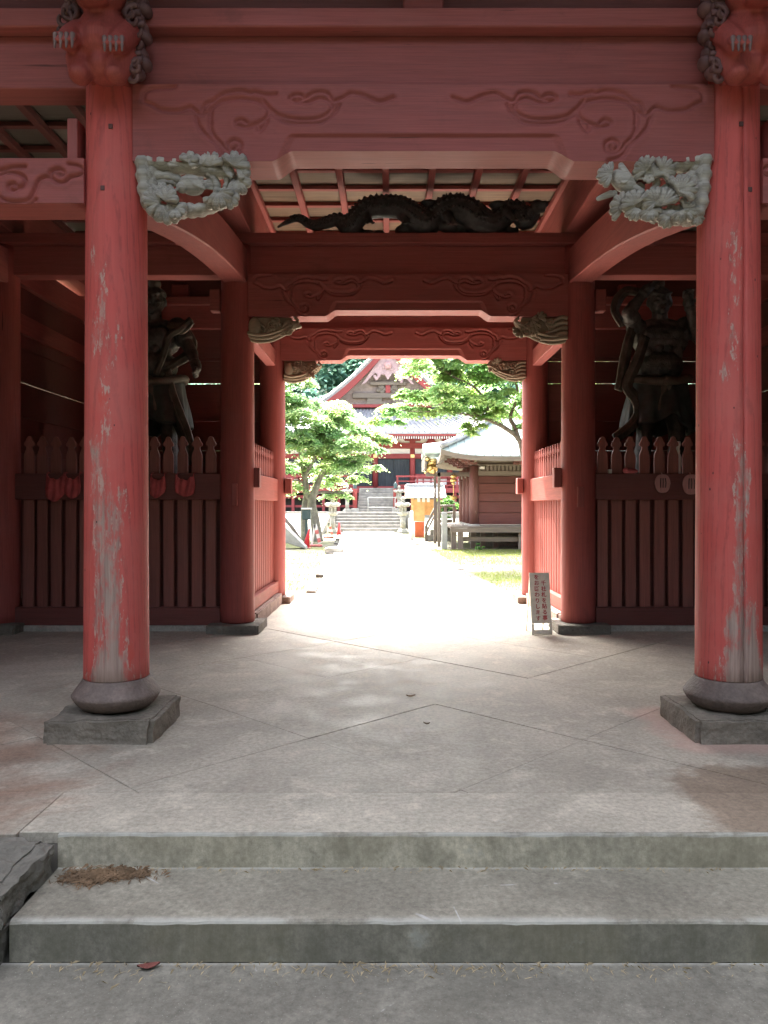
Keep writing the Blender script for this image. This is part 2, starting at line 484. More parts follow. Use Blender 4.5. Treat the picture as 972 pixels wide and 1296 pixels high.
# concrete floor and steps
def m_concrete(name, col, kind='floor', stain=0.8):
    t = NT(name)
    P = t.n('ShaderNodeTexCoord').outputs['Object']
    s = t.sep(P); x, y, z = s[0], s[1], s[2]
    a = t.noise(t.coord(), 0.9, 8, 0.68, 0.4)
    b = t.noise(t.coord(), 3.4, 7, 0.66)
    f = t.noise(t.coord(), 34, 5, 0.8)
    sp = t.vor(t.coord(), 26)
    c = t.mix(t.mr(a, 0.36, 0.62), tuple(v * 0.76 for v in col), col)
    c = t.mix(t.mr(b, 0.50, 0.68, 0, 0.6), c, tuple(min(1, v * 1.35) for v in col))
    bd = t.noise(t.coord(loc=(9, 4, 2)), 2.1, 9, 0.72)
    c = t.mix(t.mr(bd, 0.52, 0.70, 0, 0.55), c, tuple(v * 0.70 for v in col))
    c = t.mul(c, t.mr(f, 0.32, 0.68, 0.70, 1.28, False))
    rough = t.mr(b, 0.3, 0.7, 0.50, 0.80, False)
    if kind == 'floor':
        # rusty damp stain towards the left border and the right front corner
        e = t.noise(t.coord(), 1.6, 8, 0.7, 0.5)
        l = t.math('ADD', t.mr(x, -0.9, -2.6, 0, 0.75), t.math('MULTIPLY', t.math('SUBTRACT', e, 0.5), 1.6))
        fr = t.math('MULTIPLY', l, t.mr(y, 6.5, 4.2))
        c = t.mix(t.mr(fr, 0.20, 0.7, 0, 0.9), c, t.mix(1.0, c, (0.72, 0.52, 0.46), 'MULTIPLY'))
        rr = t.math('ADD', t.math('MULTIPLY', t.mr(x, 1.0, 1.9, 0, 1), t.mr(y, 4.7, 4.0, 0, 1)), t.math('MULTIPLY', t.math('SUBTRACT', e, 0.5), 1.3))
        c = t.mix(t.mr(rr, 0.44, 0.72, 0, 0.9), c, t.mix(1.0, c, (0.56, 0.47, 0.42), 'MULTIPLY'))
        c = t.mix(t.mr(e, 0.62, 0.70, 0, 0.5), c, (0.56, 0.53, 0.49))
        pk = t.math('ADD', t.math('MULTIPLY', t.mr(t.math('ABSOLUTE', t.math('SUBTRACT', x, XR)), 0.75, 0.3), t.mr(t.math('ABSOLUTE', t.math('SUBTRACT', y, YF)), 0.8, 0.3)), t.math('MULTIPLY', t.math('SUBTRACT', b, 0.5), 1.2))
        c = t.mix(t.mr(pk, 0.3, 0.9, 0, 0.5), c, (0.50, 0.29, 0.24))
    if kind == 'tread':
        c = t.mix(t.mr(sp, 0.12, 0.03, 0, 0.4), c, (0.12, 0.11, 0.10))
        sp2 = t.vor(t.coord(loc=(3, 1, 7)), 55)
        c = t.mix(t.mr(sp2, 0.16, 0.06, 0, 0.5), c, (0.46, 0.44, 0.39))
        big = t.noise(t.coord(loc=(1, 8, 3)), 0.55, 6, 0.65, 0.8)
        c = t.mix(t.mr(big, 0.52, 0.66, 0, 0.4), c, (0.13, 0.125, 0.10))
        ln = t.vor(t.coord((1.0, 1.0, 1.0)), 3.0, 'DISTANCE_TO_EDGE')
        c = t.mix(t.math('MULTIPLY', t.mr(ln, 0.012, 0.004), t.mr(b, 0.58, 0.66)), c, (0.5, 0.49, 0.47))
        # worn pale nosings
        nz = None
        for ye in (3.42, 2.98):
            d = t.mr(t.math('SUBTRACT', y, ye), 0.05, 0.005, 0, 0.55)
            d = t.math('MULTIPLY', d, t.mr(t.math('SUBTRACT', y, ye), -0.03, 0.0))
            nz = d if nz is None else t.math('MAXIMUM', nz, d)
        c = t.mix(t.math('MULTIPLY', nz, t.mr(b, 0.35, 0.55)), c, (0.52, 0.51, 0.46))
    if kind == 'riser':
        st = t.noise(t.coord((3.2, 1, 2.2)), 1.6, 9, 0.72, 0.3)
        zz = t.noise(t.coord((22, 1, 2.0)), 1.0, 6, 0.7)
        st = t.math('ADD', t.math('MULTIPLY', st, .7), t.math('MULTIPLY', zz, .3))
        c = t.mix(t.mr(st, 0.36, 0.66, 0, stain), c, (0.14, 0.135, 0.10))
        c = t.mix(t.mr(a, 0.45, 0.6, 0, 0.5), c, (0.20, 0.18, 0.12))
        c = t.mix(t.mr(b, 0.62, 0.7, 0, 0.5), c, (0.38, 0.39, 0.36))
    h = t.math('ADD', b, t.math('MULTIPLY', f, 0.5))
    return t.bsdf(c, rough, t.bump(h, 0.3, 0.006), spec=0.3)
M_floor = m_concrete('worn_concrete_floor', (0.43, 0.385, 0.315), 'floor')
M_tread = m_concrete('grey_concrete_tread', (0.30, 0.275, 0.22), 'tread')
M_riser0 = m_concrete('stained_riser', (0.60, 0.55, 0.43), 'riser', 0.5)
M_riser = m_concrete('dark_stained_riser', (0.31, 0.29, 0.235), 'riser')
M_strip = m_concrete('pale_edge_strip', (0.49, 0.44, 0.36), 'floor')
M_landing = m_concrete('dark_grey_concrete_landing', (0.225, 0.21, 0.175), 'tread')
M_joint = m_plain('dark_joint', (0.22, 0.195, 0.165), 0.9)
# ================================================================== THE SETTING NEAR THE CAMERA
# ground: one sheet, low in front of the gate, level with the court behind it
def m_ground():
    t = NT('court_ground')
    a = t.noise(t.coord(), 0.35, 7, 0.62)
    b = t.noise(t.coord(), 2.6, 6, 0.65)
    f = t.noise(t.coord(), 30, 4, 0.7)
    c = t.mix(t.mr(b, 0.3, 0.7), (0.13, 0.12, 0.09), (0.215, 0.20, 0.15))
    c = t.mix(t.mr(a, 0.46, 0.56, 0, 0.85), c, (0.135, 0.15, 0.055))
    c = t.mul(c, t.mr(f, 0.25, 0.75, 0.8, 1.15, False))
    return t.bsdf(c, 0.95, t.bump(f, 0.4, 0.02), spec=0.2)
M_ground = m_ground()
g = MB()
ys = [-400, -3.2, 2.2, 4.2, 4.6, 12.0, 12.9, 30, 60, 900]
zs = [-0.46, -0.46, -0.46, -0.46, -0.07, -0.07, -0.05, -0.05, -0.05, -0.05]
xs = [-700, -40, -12, 0, 12, 40, 700]
for i in range(len(ys)):
    for x in xs: g.v.append((x, ys[i], zs[i]))
for i in range(len(ys) - 1):
    for j in range(len(xs) - 1):
        a = i * len(xs) + j
        g.f.append((a, a + 1, a + len(xs) + 1, a + len(xs))); g.m.append(0); g.sm.append(False)
setting(part('ground', g, M_ground))

# the landing below the steps
lb = MB(); lb.box(-2.6, 3.6, -1.5, 2.985, -0.45, -0.311)
setting(part('landing', lb, M_landing, bevel=0.008))

# gate floor: a bed with recessed joints under diagonal concrete slabs
FX0, FX1, FY0, FY1 = -6.2, 6.6, 3.42, 12.8
bed = MB(); bed.box(FX0, FX1, FY0 + 0.018, FY1, -0.45, -0.014)
floor_ob = setting(part('floor', bed, M_joint))
def clip(poly, f):
    out = []
    for i in range(len(poly)):
        p, q = poly[i], poly[(i + 1) % len(poly)]
        fp, fq = f(p), f(q)
        if fp >= 0: out.append(p)
        if (fp >= 0) != (fq >= 0):
            t = fp / (fp - fq); out.append((p[0] + (q[0] - p[0]) * t, p[1] + (q[1] - p[1]) * t))
    return out
def slab(poly, zt=0.0, mat=None, z0=-0.03):
    # inset for the joint
    cx = sum(p[0] for p in poly) / len(poly); cy_ = sum(p[1] for p in poly) / len(poly)
    m = MB(); m.prism(poly, z0, zt, 0, 'z')
    return part('slab', m, mat or M_floor, floor_ob, bevel=0.002)
JY = 3.912; jw = 0.002
rs = random.Random(3)
for i in range(-6, 8):
    for j in range(-6, 8):
        s0 = 6.0 + 1.68 * i; d0 = 5.33 + 1.74 * j          # s = x + y, d = y - x
        s1, d1 = s0 + 1.68 - 2 * jw * 1.41, d0 + 1.74 - 2 * jw * 1.41
        P = [((s - d) / 2, (s + d) / 2) for s, d in ((s0, d0), (s1, d0), (s1, d1), (s0, d1))]
        for f in (lambda p: p[1] - (JY + jw), lambda p: FY1 - p[1], lambda p: p[0] - FX0, lambda p: FX1 - p[0]):
            if P: P = clip(P, f)
        if len(P) >= 3:
            A = 0.5 * abs(sum(P[k][0] * P[(k + 1) % len(P)][1] - P[(k + 1) % len(P)][0] * P[k][1] for k in range(len(P))))
            if A > 0.0004: slab(P, rs.uniform(-0.002, 0.002))
# edge strip of the top step, and its neighbours to each side
slab([(-1.655, 3.436), (8.2 - 6.1, 3.436), (2.1, JY - jw), (-1.655, JY - jw)], 0.001, M_strip, -0.05)
slab([(FX0, 3.42), (-1.662, 3.42), (-1.662, JY - jw), (FX0, JY - jw)], -0.001, M_floor, -0.05)
slab([(2.107, 3.42), (FX1, 3.42), (FX1, JY - jw), (2.107, JY - jw)], -0.001, M_floor, -0.05)

# steps
st = thing('front_steps', None, None); setting(st); st['label'] = 'worn grey concrete steps below the gate'
def step(x0, x1, y0, y1, z0, z1, mr_):
    m = MB()
    n = 60
    rr = random.Random(int(y0 * 100))
    # front nosing with slight waver
    xs_ = [x0 + (x1 - x0) * i / n for i in range(n + 1)]
    wob = [rr.uniform(-0.003, 0.003) for _ in xs_]
    chip_ = [rr.uniform(0, 0.006) if rr.random() < 0.25 else 0 for _ in xs_]
    v = []
    for i, x in enumerate(xs_):
        v += [(x, y0 + wob[i] * 0.5, z0), (x, y0 + wob[i] * 0.5, z1 - 0.012 - chip_[i]), (x, y0 + 0.004 + wob[i], z1 - 0.004 - chip_[i] * 0.7), (x, y0 + 0.014 + chip_[i], z1), (x, y1, z1), (x, y1, z0)]
    f = []; mm = []
    for i in range(n):
        for k in range(5):
            a = i * 6 + k; b = a + 6
            f.append((a, a + 1, b + 1, b)); mm.append(1 if k == 0 else 0)
    b0 = len(m.v); m.v += v
    m.f += f; m.m += mm; m.sm += [False] * len(f)
    m.f += [(0, 1, 2, 3, 4, 5), tuple(n * 6 + k for k in (5, 4, 3, 2, 1, 0))]; m.m += [1, 1]; m.sm += [False, False]
    return part('step', m, [M_tread, mr_], st)
step(-1.475, 2.1, 3.420, 3.434, -0.150, 0.001, M_riser0)
step(-1.473, 2.1, 2.980, 3.43, -0.310, -0.150, M_riser)

# kerb stones flanking the steps
def rough_block(name, x0, x1, y0, y1, z0, z1, amp, mat, parent=None, seed=1, n=8, bev=0.03):
    rr = random.Random(seed)
    bm = bmesh.new()
    bmesh.ops.create_cube(bm, size=1.0)
    bmesh.ops.bevel(bm, geom=list(bm.edges), offset=bev / max(x1 - x0, z1 - z0), segments=2, affect='EDGES')
    bmesh.ops.subdivide_edges(bm, edges=list(bm.edges), cuts=n, use_grid_fill=True)
    from mathutils import noise as nz
    for v in bm.verts:
        p = Vector((x0 + (v.co.x + 0.5) * (x1 - x0), y0 + (v.co.y + 0.5) * (y1 - y0), z0 + (v.co.z + 0.5) * (z1 - z0)))
        q = p + Vector((seed * 3.1, 0, 0))
        v.co = p + (nz.noise_vector(q * 5) * .9 + nz.noise_vector(q * 13) * .5 + nz.noise_vector(q * 29) * .25) * amp * .8
    me = bpy.data.meshes.new(name); bm.to_mesh(me); bm.free()
    me.materials.append(mat)
    return link(name, me, parent)
kb = thing('border_wall', 'rough dark stone border beside the left end of the steps', 'stone border', (-2.2, 3.2, -0.45))
rough_block('stone', -2.6, -1.487, 2.90, 3.41, -0.17, -0.018, 0.038, M_stone_dark, kb, 3, 22, 0.06)
rough_block('stone', -2.7, -1.49, 2.40, 3.38, -0.44, -0.18, 0.04, M_stone_dark, kb, 5, 18, 0.06)
rough_block('stone', -3.8, -2.62, 2.85, 3.405, -0.44, -0.015, 0.03, M_stone_dark, kb, 6, 8)

kb2 = thing('border_wall', 'rough dark stone border beside the right end of the steps', 'stone border', (2.7, 3.2, -0.45))
rough_block('stone', 2.115, 3.3, 2.90, 3.405, -0.17, -0.018, 0.038, M_stone_dark, kb2, 8, 16, 0.06)
rough_block('stone', 2.12, 3.4, 2.40, 3.38, -0.44, -0.18, 0.04, M_stone_dark, kb2, 9, 14, 0.06)
rough_block('stone', 3.32, 4.6, 2.85, 3.405, -0.44, -0.018, 0.035, M_stone_dark, kb2, 10, 10, 0.06)
# ================================================================== THE GATE
gate = thing('temple_gate', 'large red timber temple gate with white carved brackets seen from its front steps', 'gate', (XC, YM, 0))

def column_mesh(name, x, y, r0, r1, z0, z1, mat, seg=40, crack=None, chamf=0.012):
    m = MB()
    angs = [2 * math.pi * k / seg for k in range(seg)]
    if crack is not None: crack %= 2 * math.pi
    groove = {}
    if crack is not None:
        for da, dep in ((-0.05, 0.0), (-0.028, 0.028), (0.028, 0.028), (0.05, 0.0)):
            angs.append(crack + da)
        angs = [a for a in angs if not (abs(a - crack) < 0.09 and min(abs(a - crack - d) for d in (-0.05, -0.028, 0.028, 0.05)) > 1e-6)]
        angs.sort()
    nz_ = 44
    rr = random.Random(int(x * 100) & 0xffff)
    v = []; f = []
    zz = [z0, z0 + chamf] + [z0 + chamf + (z1 - z0 - chamf) * (i / nz_) for i in range(1, nz_ + 1)]
    jit = 0
    for i, z in enumerate(zz):
        t = (z - z0) / (z1 - z0)
        r = r0 + (r1 - r0) * t - (chamf if i == 0 else 0)
        jit += rr.uniform(-0.006, 0.006); jit *= 0.93
        wk = 0.35 + 0.65 * abs(math.sin(z * 1.7 + 0.4))
        for a in angs:
            ra, aa = r, a
            if crack is not None and abs(a - crack) < 0.055:
                aa = a + jit
                if abs(a - crack) < 0.032: ra = r - 0.035 * wk
                aa = crack + jit + (a - crack) * wk
            v.append((x + ra * math.cos(aa), y + ra * math.sin(aa), z))
    n = len(angs)
    for i in range(len(zz) - 1):
        for k in range(n):
            k2 = (k + 1) % n
            f.append((i * n + k, i * n + k2, (i + 1) * n + k2, (i + 1) * n + k))
    m.add(v, f, 0, True)
    m.f += [tuple(reversed(range(n))), tuple((len(zz) - 1) * n + k for k in range(n))]; m.m += [0, 0]; m.sm += [False, False]
    return m

# front columns on round stones and square plinths
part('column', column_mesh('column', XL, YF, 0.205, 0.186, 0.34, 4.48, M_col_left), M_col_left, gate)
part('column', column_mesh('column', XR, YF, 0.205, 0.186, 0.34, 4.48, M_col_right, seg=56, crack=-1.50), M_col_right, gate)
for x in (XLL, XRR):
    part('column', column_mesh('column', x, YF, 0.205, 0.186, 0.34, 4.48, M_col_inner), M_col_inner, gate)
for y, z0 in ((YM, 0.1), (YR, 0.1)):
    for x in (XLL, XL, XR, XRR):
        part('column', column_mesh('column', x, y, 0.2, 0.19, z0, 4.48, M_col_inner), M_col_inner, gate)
M_plug = m_plain('dark_timber_plug', (0.10, 0.04, 0.035), .7)
for cx_, px_, py_ in ((XL, 140, 160), (XL, 130, 238), (XR, 938, 157), (XR, 949, 240), (XL, 158, 560)):
    yy = YF - math.sqrt(max(0.0, 0.19 ** 2 - (PX(px_, 4.85) - cx_) ** 2)); x_, z_ = PX(px_, yy), PZ(py_, yy)
    m = MB(); m.box(x_ - .013, x_ + .013, yy - .006, yy + .03, z_ - .015, z_ + .015); part('plug', m, M_plug, gate, bevel=.002)
prof = [(0.18, 0.148), (0.215, 0.158), (0.255, 0.195), (0.276, 0.232), (0.278, 0.243), (0.270, 0.256), (0.235, 0.305), (0.216, 0.328), (0.210, 0.345)]
for i, x in enumerate((XL, XR, XLL, XRR)):
    m = MB(); m.lathe(prof, (x, YF, 0), 40)
    part('round_base_stone', m, M_stone_round, gate)
    rough_block('plinth', x - 0.335, x + 0.335, YF - 0.335, YF + 0.335, -0.02, 0.145, 0.02, M_stone, gate, 11 + i, 14, 0.03)
for i, x in enumerate((XL, XR)):
    sx = 1 if i == 0 else -1
    rough_block('foot_stone', x - 0.30, x + 0.30, YM - 0.33, YM + 0.31, -0.02, 0.1, 0.008, M_stone_dark, gate, 21 + i, 5, 0.02)
    rough_block('foot_stone', x - 0.30, x + 0.30, YR - 0.30, YR + 0.30, -0.02, 0.1, 0.008, M_stone_brown, gate, 31 + i, 5, 0.02)
for i, x in enumerate((XLL, XRR)):
    rough_block('foot_stone', x - 0.30, x + 0.30, YM - 0.33, YM + 0.31, -0.02, 0.1, 0.008, M_stone_dark, gate, 41 + i, 5, 0.02)

# ---- carved tie beams: real relief by distance to the carved lines
def resample(pts, step=0.004):
    P = np.array([[p[0], p[1]] for p in pts]); d = np.r_[0, np.cumsum(np.linalg.norm(np.diff(P, axis=0), axis=1))]
    n = max(2, int(d[-1] / step)); t = np.linspace(0, d[-1], n)
    return np.c_[np.interp(t, d, P[:, 0]), np.interp(t, d, P[:, 1])]
def relief_beam(x0, x1, yf, yb, z0, z1, curves, arch, dx=0.0075, deep=0.018, w=0.011, band=0.095, lift=0.075, a0=0.95):
    nx = int((x1 - x0) / dx); nzz = int((z1 - z0) / dx)
    X = np.linspace(x0, x1, nx)
    xc = (x0 + x1) / 2; half = (x1 - x0) / 2
    u = np.abs(X - xc)
    if arch:
        e = half - a0
        tt = np.clip((e - u) / 0.14 + 0.5, 0, 1); sm = tt * tt * (3 - 2 * tt)
        zb = z0 + lift * sm
    else:
        zb = np.full(nx, z0)
    T = np.linspace(0, 1, nzz)
    Z = zb[None, :] + (z1 - zb)[None, :] * T[:, None]
    XX = np.repeat(X[None, :], nzz, 0)
    D = np.full(XX.shape, 9.0); SIDE = np.zeros(XX.shape)
    pts = np.concatenate([resample(c) for c in curves]) if curves else np.zeros((0, 2))
    if len(pts):
        flat = np.c_[XX.ravel(), Z.ravel()]
        best = np.full(len(flat), 9.0)
        for k in range(0, len(pts), 200):
            ch = pts[k:k + 200]
            lo = ch.min(0) - 0.09; hi = ch.max(0) + 0.09
            idx = np.where((flat[:, 0] > lo[0]) & (flat[:, 0] < hi[0]) & (flat[:, 1] > lo[1]) & (flat[:, 1] < hi[1]))[0]
            if len(idx) == 0: continue
            q = flat[idx]
            dd = np.sqrt(((q[:, None, :] - ch[None, :, :]) ** 2).sum(2)).min(1)
            best[idx] = np.minimum(best[idx], dd)
        D = best.reshape(XX.shape)
    Y = yf + deep * np.exp(-(D / w) ** 2) - 0.003 * np.exp(-((D - 2.8 * w) / (1.6 * w)) ** 2)
    if arch:
        hb = (Z - zb[None, :])
        bandm = np.clip((band - hb) / 0.012 + 0.5, 0, 1) * np.clip((e - 0.0 - u)[None, :] / 0.07 + 0.5 - 0.8 * (hb / band), 0, 1)
        Y = Y + 0.022 * np.clip(bandm, 0, 1)
    m = MB()
    n = nx * nzz
    v = np.c_[XX.ravel(), Y.ravel(), Z.ravel()]
    i, j = np.meshgrid(np.arange(nzz - 1), np.arange(nx - 1), indexing='ij')
    a = (i * nx + j).ravel()
    fs = np.c_[a, a + 1, a + nx + 1, a + nx]
    m.v = [tuple(p) for p in v]; m.f = [tuple(int(q) for q in f) for f in fs]; m.m = [0] * len(fs); m.sm = [True] * len(fs)
    b = len(m.v)
    m.v += [(X[k], yb, zb[k]) for k in range(nx)] + [(X[k], yb, z1) for k in range(nx)]
    # own copies of the front rim so that the arrises stay crisp
    r = len(m.v)
    m.v += [tuple(v[k]) for k in range(nx)] + [tuple(v[(nzz - 1) * nx + k]) for k in range(nx)]
    def q(*f):
        m.f.append(tuple(int(z) for z in f)); m.m.append(0); m.sm.append(False)
    for k in range(nx - 1):
        q(r + k, b + k, b + k + 1, r + k + 1)
        q(r + nx + k, r + nx + k + 1, b + nx + k + 1, b + nx + k)
        q(b + k, b + nx + k, b + nx + k + 1, b + k + 1)
    q(r, r + nx, b + nx, b); q(r + nx - 1, b + nx - 1, b + 2 * nx - 1, r + 2 * nx - 1)
    me = bpy.data.meshes.new('carved_beam')
    me.from_pydata(m.v, [], m.f); me.polygons.foreach_set('use_smooth', m.sm); me.update()
    me.materials.append(M_red_x)
    return me
s_b = 973 / 4.89
def cw(pts, ox=170.0, oy=100.0, sc=2.627):
    return [((ox + x / sc - VX) / s_b, CAMZ - (oy + y / sc - VY) / s_b) for x, y in pts]
front_curves = [
    [(28, 72), (60, 85), (85, 100), (120, 105), (150, 104), (185, 93), (205, 108), (222, 118), (238, 110)],
    [(30, 70), (34, 45), (60, 32), (130, 25)],
    [(255, 150), (250, 112), (275, 80), (315, 67), (370, 65), (418, 76), (447, 102), (438, 128), (408, 147), (372, 158), (342, 152), (340, 140), (358, 135), (372, 145)],
    [(255, 110), (250, 150), (262, 188), (285, 212), (305, 236), (332, 244), (352, 232), (352, 212), (332, 202), (314, 212), (316, 230), (332, 234), (340, 222)],
    [(205, 125), (215, 158), (242, 190), (275, 215), (292, 245), (315, 262), (345, 272)],
    [(222, 118), (238, 82), (262, 72), (295, 48), (350, 38), (385, 46), (400, 42), (440, 52), (470, 50)],
    [(425, 70), (455, 102), (490, 124), (560, 134), (620, 127), (655, 102), (650, 75), (620, 62), (598, 68), (575, 76), (540, 74), (518, 64), (530, 52), (552, 52), (562, 64), (548, 70)],
    [(570, 62), (600, 44), (640, 46), (660, 72), (690, 62), (720, 46), (765, 54), (815, 74), (862, 60)],
    [(455, 112), (500, 140), (560, 146), (625, 140), (665, 108), (680, 84)],
    [(410, 150), (415, 172), (440, 140)],
]
fc = [[(p.x, p.y) for p in smooth_line([(a, b, 0) for a, b in cw(c)], 5)] for c in front_curves]
fcm = [[(2 * XC - x, z) for x, z in c] for c in fc]
bx0, bx1 = XL + 0.15, XR - 0.15
me_beam = relief_beam(bx0, bx1, 4.89, 5.17, 3.65, 4.14, fc + fcm, True)
def beam_at(dy):
    o = link('carved_beam', me_beam, gate); o.location.y += dy; return o
beam_at(0); beam_at(YM - YF); beam_at(YR - YF)
# side-bay beam with its own scrolls
s_b2 = 973 / 4.89
side_c = [
    [(-130, 930), (-60, 905), (0, 975), (60, 1000), (150, 1005), (235, 985), (285, 900), (315, 830), (370, 802), (420, 812), (468, 842), (530, 840), (575, 802), (640, 788), (678, 755), (645, 715), (560, 695)],
    [(415, 805), (413, 762), (450, 738), (498, 742), (520, 765), (500, 788), (484, 772)],
    [(0, 780), (60, 760), (130, 770), (188, 800), (206, 840), (182, 880), (142, 892)],
    [(140, 892), (100, 915), (66, 892), (76, 862), (108, 855), (125, 872)],
    [(0, 1030), (60, 1045), (150, 1030), (230, 1020), (290, 985)],
    [(0, 750), (80, 725), (205, 715)],
]
sc_ = [[(p.x, p.y) for p in smooth_line([(a, b, 0) for a, b in cw(c, 0, 100, 6.48)], 5)] for c in side_c]
sx0, sx1 = XLL + 0.15, XL - 0.16
mid_ = (sx0 + sx1) / 2
scm = [[(2 * mid_ - x, z) for x, z in c] for c in sc_]
me_side = relief_beam(sx0, sx1, 4.89, 5.18, 3.385, 3.67, sc_ + scm, False, deep=0.024, w=0.011)
o = link('side_beam', me_side, gate)
o = link('side_beam', me_side, gate); o.location.x += XRR - 0.15 - sx1
for x0 in (XL - 0.27, XR + 0.205):
    m = MB(); m.box(x0, x0 + 0.065, 4.90, 5.15, 3.672, 3.93); part('block', m, M_red_z, gate, bevel=0.004)
# head beams, plates
for y in (YF, YM, YR):
    for a, b in ((XLL - 0.5, XL - 0.01), (XL + 0.01, XR - 0.01), (XR + 0.01, XRR + 0.5)):
        m = MB(); m.box(a, b, y - 0.085, y + 0.13, 4.143, 4.48); part('head_beam', m, M_red_x, gate, bevel=0.006)
    m = MB(); m.box(XLL - 0.8, XRR + 0.8, y - 0.18, y + 0.2, 4.483, 4.605); part('plate', m, M_red_x, gate, bevel=0.008)
    m = MB(); m.box(XLL - 0.1, XRR + 0.1, y - 0.04, y + 0.04, 4.607, 5.12)
    if y != YM: part('upper_board', m, M_maroon_x, gate)
# side-wall tie beams between the rows, over the niches
for x in (XLL, XL, XR, XRR):
    for y0, y1 in ((YM, YR),):
        m = MB(); m.box(x - 0.09, x + 0.09, y0 + 0.18, y1 - 0.18, 4.15, 4.475); part('cross_beam', m, M_red_y, gate, bevel=0.006)
        m = MB(); m.box(x - 0.07, x + 0.07, y0 + 0.18, y1 - 0.18, 3.56, 3.80); part('cross_beam', m, M_red_y, gate, bevel=0.006)
    m = MB(); m.box(x - 0.19, x + 0.19, 3.4, YR + 1.3, 4.61, 5.135)
    part('purlin', m, M_red_y, gate, bevel=0.008)
# rising curved tie beams from the front columns to the middle row
for x in (XL, XR, XLL, XRR):
    m = MB(); n = 14
    v = []; f = []
    for i in range(n + 1):
        t = i / n
        y = YF + 0.12 + (YM - YF - 0.24) * t
        zc = 3.62 + 0.62 * t + 0.10 * math.sin(math.pi * t)
        hh = 0.20; hw = 0.135
        v += [(x - hw, y, zc - hh), (x + hw, y, zc - hh), (x + hw, y, zc + hh), (x - hw, y, zc + hh)]
    for i in range(n):
        for k in range(4):
            f.append((i * 4 + k, i * 4 + (k + 1) % 4, i * 4 + 4 + (k + 1) % 4, i * 4 + 4 + k))
    f += [(3, 2, 1, 0), (n * 4, n * 4 + 1, n * 4 + 2, n * 4 + 3)]
    m.add(v, f, 0, False)
    part('curved_tie_beam', m, M_red_y, gate, bevel=0.012)
# beam noses through the middle columns
for x0, x1 in ((XL - 0.31, XL - 0.19), (XR + 0.19, XR + 0.31)):
    m = MB(); m.box(x0, x1, YM - 0.08, YM + 0.06, 3.73, 3.985); part('beam_nose', m, M_red_x, gate, bevel=0.008)
# wedge pegs on the columns
def peg(px0, px1, py0, py1, Y, d=0.10):
    m = MB(); m.box(PX(px0, Y), PX(px1, Y), Y, Y + d, PZ(py1, Y), PZ(py0, Y)); part('peg', m, M_red_z, gate, bevel=0.006)
peg(293, 300, 612, 640, YM - 0.235, 0.08)
peg(731.5, 739.5, 616, 642, YM - 0.235, 0.08)
peg(320, 328.5, 592, 617, YM - 0.02, 0.12)
peg(701.5, 711, 592, 617, YM - 0.02, 0.12)
peg(360.5, 368.5, 605, 625, YR - 0.1, 0.16)
peg(655, 662, 605, 625, YR - 0.1, 0.16)

# ---- ceiling: boards over a lattice of bars
CZ = 5.26
def ceiling(x0, x1, nx, y0, y1, ny, mb_=None, mx=None, my=None):
    mb_, mx, my = mb_ or M_ceil, mx or M_red_x, my or M_red_y
    wx = (x1 - x0) / nx; wy = (y1 - y0) / ny
    me = None
    for i in range(nx + 1):
        x = x0 + wx * i
        m = MB(); m.box(x - 0.038, x + 0.038, y0, y1, CZ - 0.13, CZ - 0.055); part('ceiling_bar', m, my, gate, bevel=0.005)
    for j in range(ny + 1):
        y = y0 + wy * j
        m = MB(); m.box(x0, x1, y - 0.035, y + 0.035, CZ - 0.052, CZ - 0.006); part('ceiling_bar', m, mx, gate, bevel=0.004)
    for j in range(ny):
        for i in range(nx):
            ca, cb = x0 + wx * i, y0 + wy * j
            if me is None:
                m = MB(); m.box(0.004, wx - 0.004, 0.004, wy - 0.004, 0, 0.012)
                me = m.mesh('ceiling_board', mb_)
            o = link('ceiling_board', me, gate)
            o.location = (ca, cb, CZ + random.uniform(-0.003, 0.004))
ceiling(XL + 0.2, XR - 0.2, 7, 5.10, 11.66, 13)
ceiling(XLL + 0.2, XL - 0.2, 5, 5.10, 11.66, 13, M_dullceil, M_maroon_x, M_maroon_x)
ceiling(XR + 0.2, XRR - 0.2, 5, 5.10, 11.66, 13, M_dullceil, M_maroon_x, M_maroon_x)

# ---- niche walls: horizontal boards with slits of daylight
def wall_boards(fn, edges, gap):
    for k in range(len(edges) - 1):
        z0, z1 = edges[k], edges[k + 1]
        gp = gap.get(k, 0.003)
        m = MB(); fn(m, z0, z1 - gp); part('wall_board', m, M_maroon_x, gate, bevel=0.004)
yb = YR + 0.02
def zr(py): return PZ(py, yb)
edges = [0.12, 0.55, 0.98, 1.42, 1.86, 2.3, 2.75, zr(485), zr(457), 3.72, 4.148]
for x0, x1, gp in ((XLL + 0.17, XL - 0.17, {6: 0.016, 7: 0.003}), (XR + 0.17, XRR - 0.17, {6: 0.012, 7: 0.008})):
    wall_boards(lambda m, a, b: m.box(x0, x1, yb, yb + 0.045, a, b), edges, gp)
for x in (XLL, XRR):
    wall_boards(lambda m, a, b: m.box(x - 0.022, x + 0.022, YM + 0.18, YR - 0.17, a, b), [0.12, 0.6, 1.1, 1.6, 2.1, 2.55, 2.98, 3.4, 3.8, 4.148], {5: 0.012})
for x in (XLL, XRR):
    wall_boards(lambda m, a, b: m.box(x - 0.022, x + 0.022, YF + 0.19, YM - 0.19, a, b), [0.02, 0.6, 1.1, 1.6, 2.1, 2.55, 2.98, 3.4, 3.8, 4.148, 4.60], {})
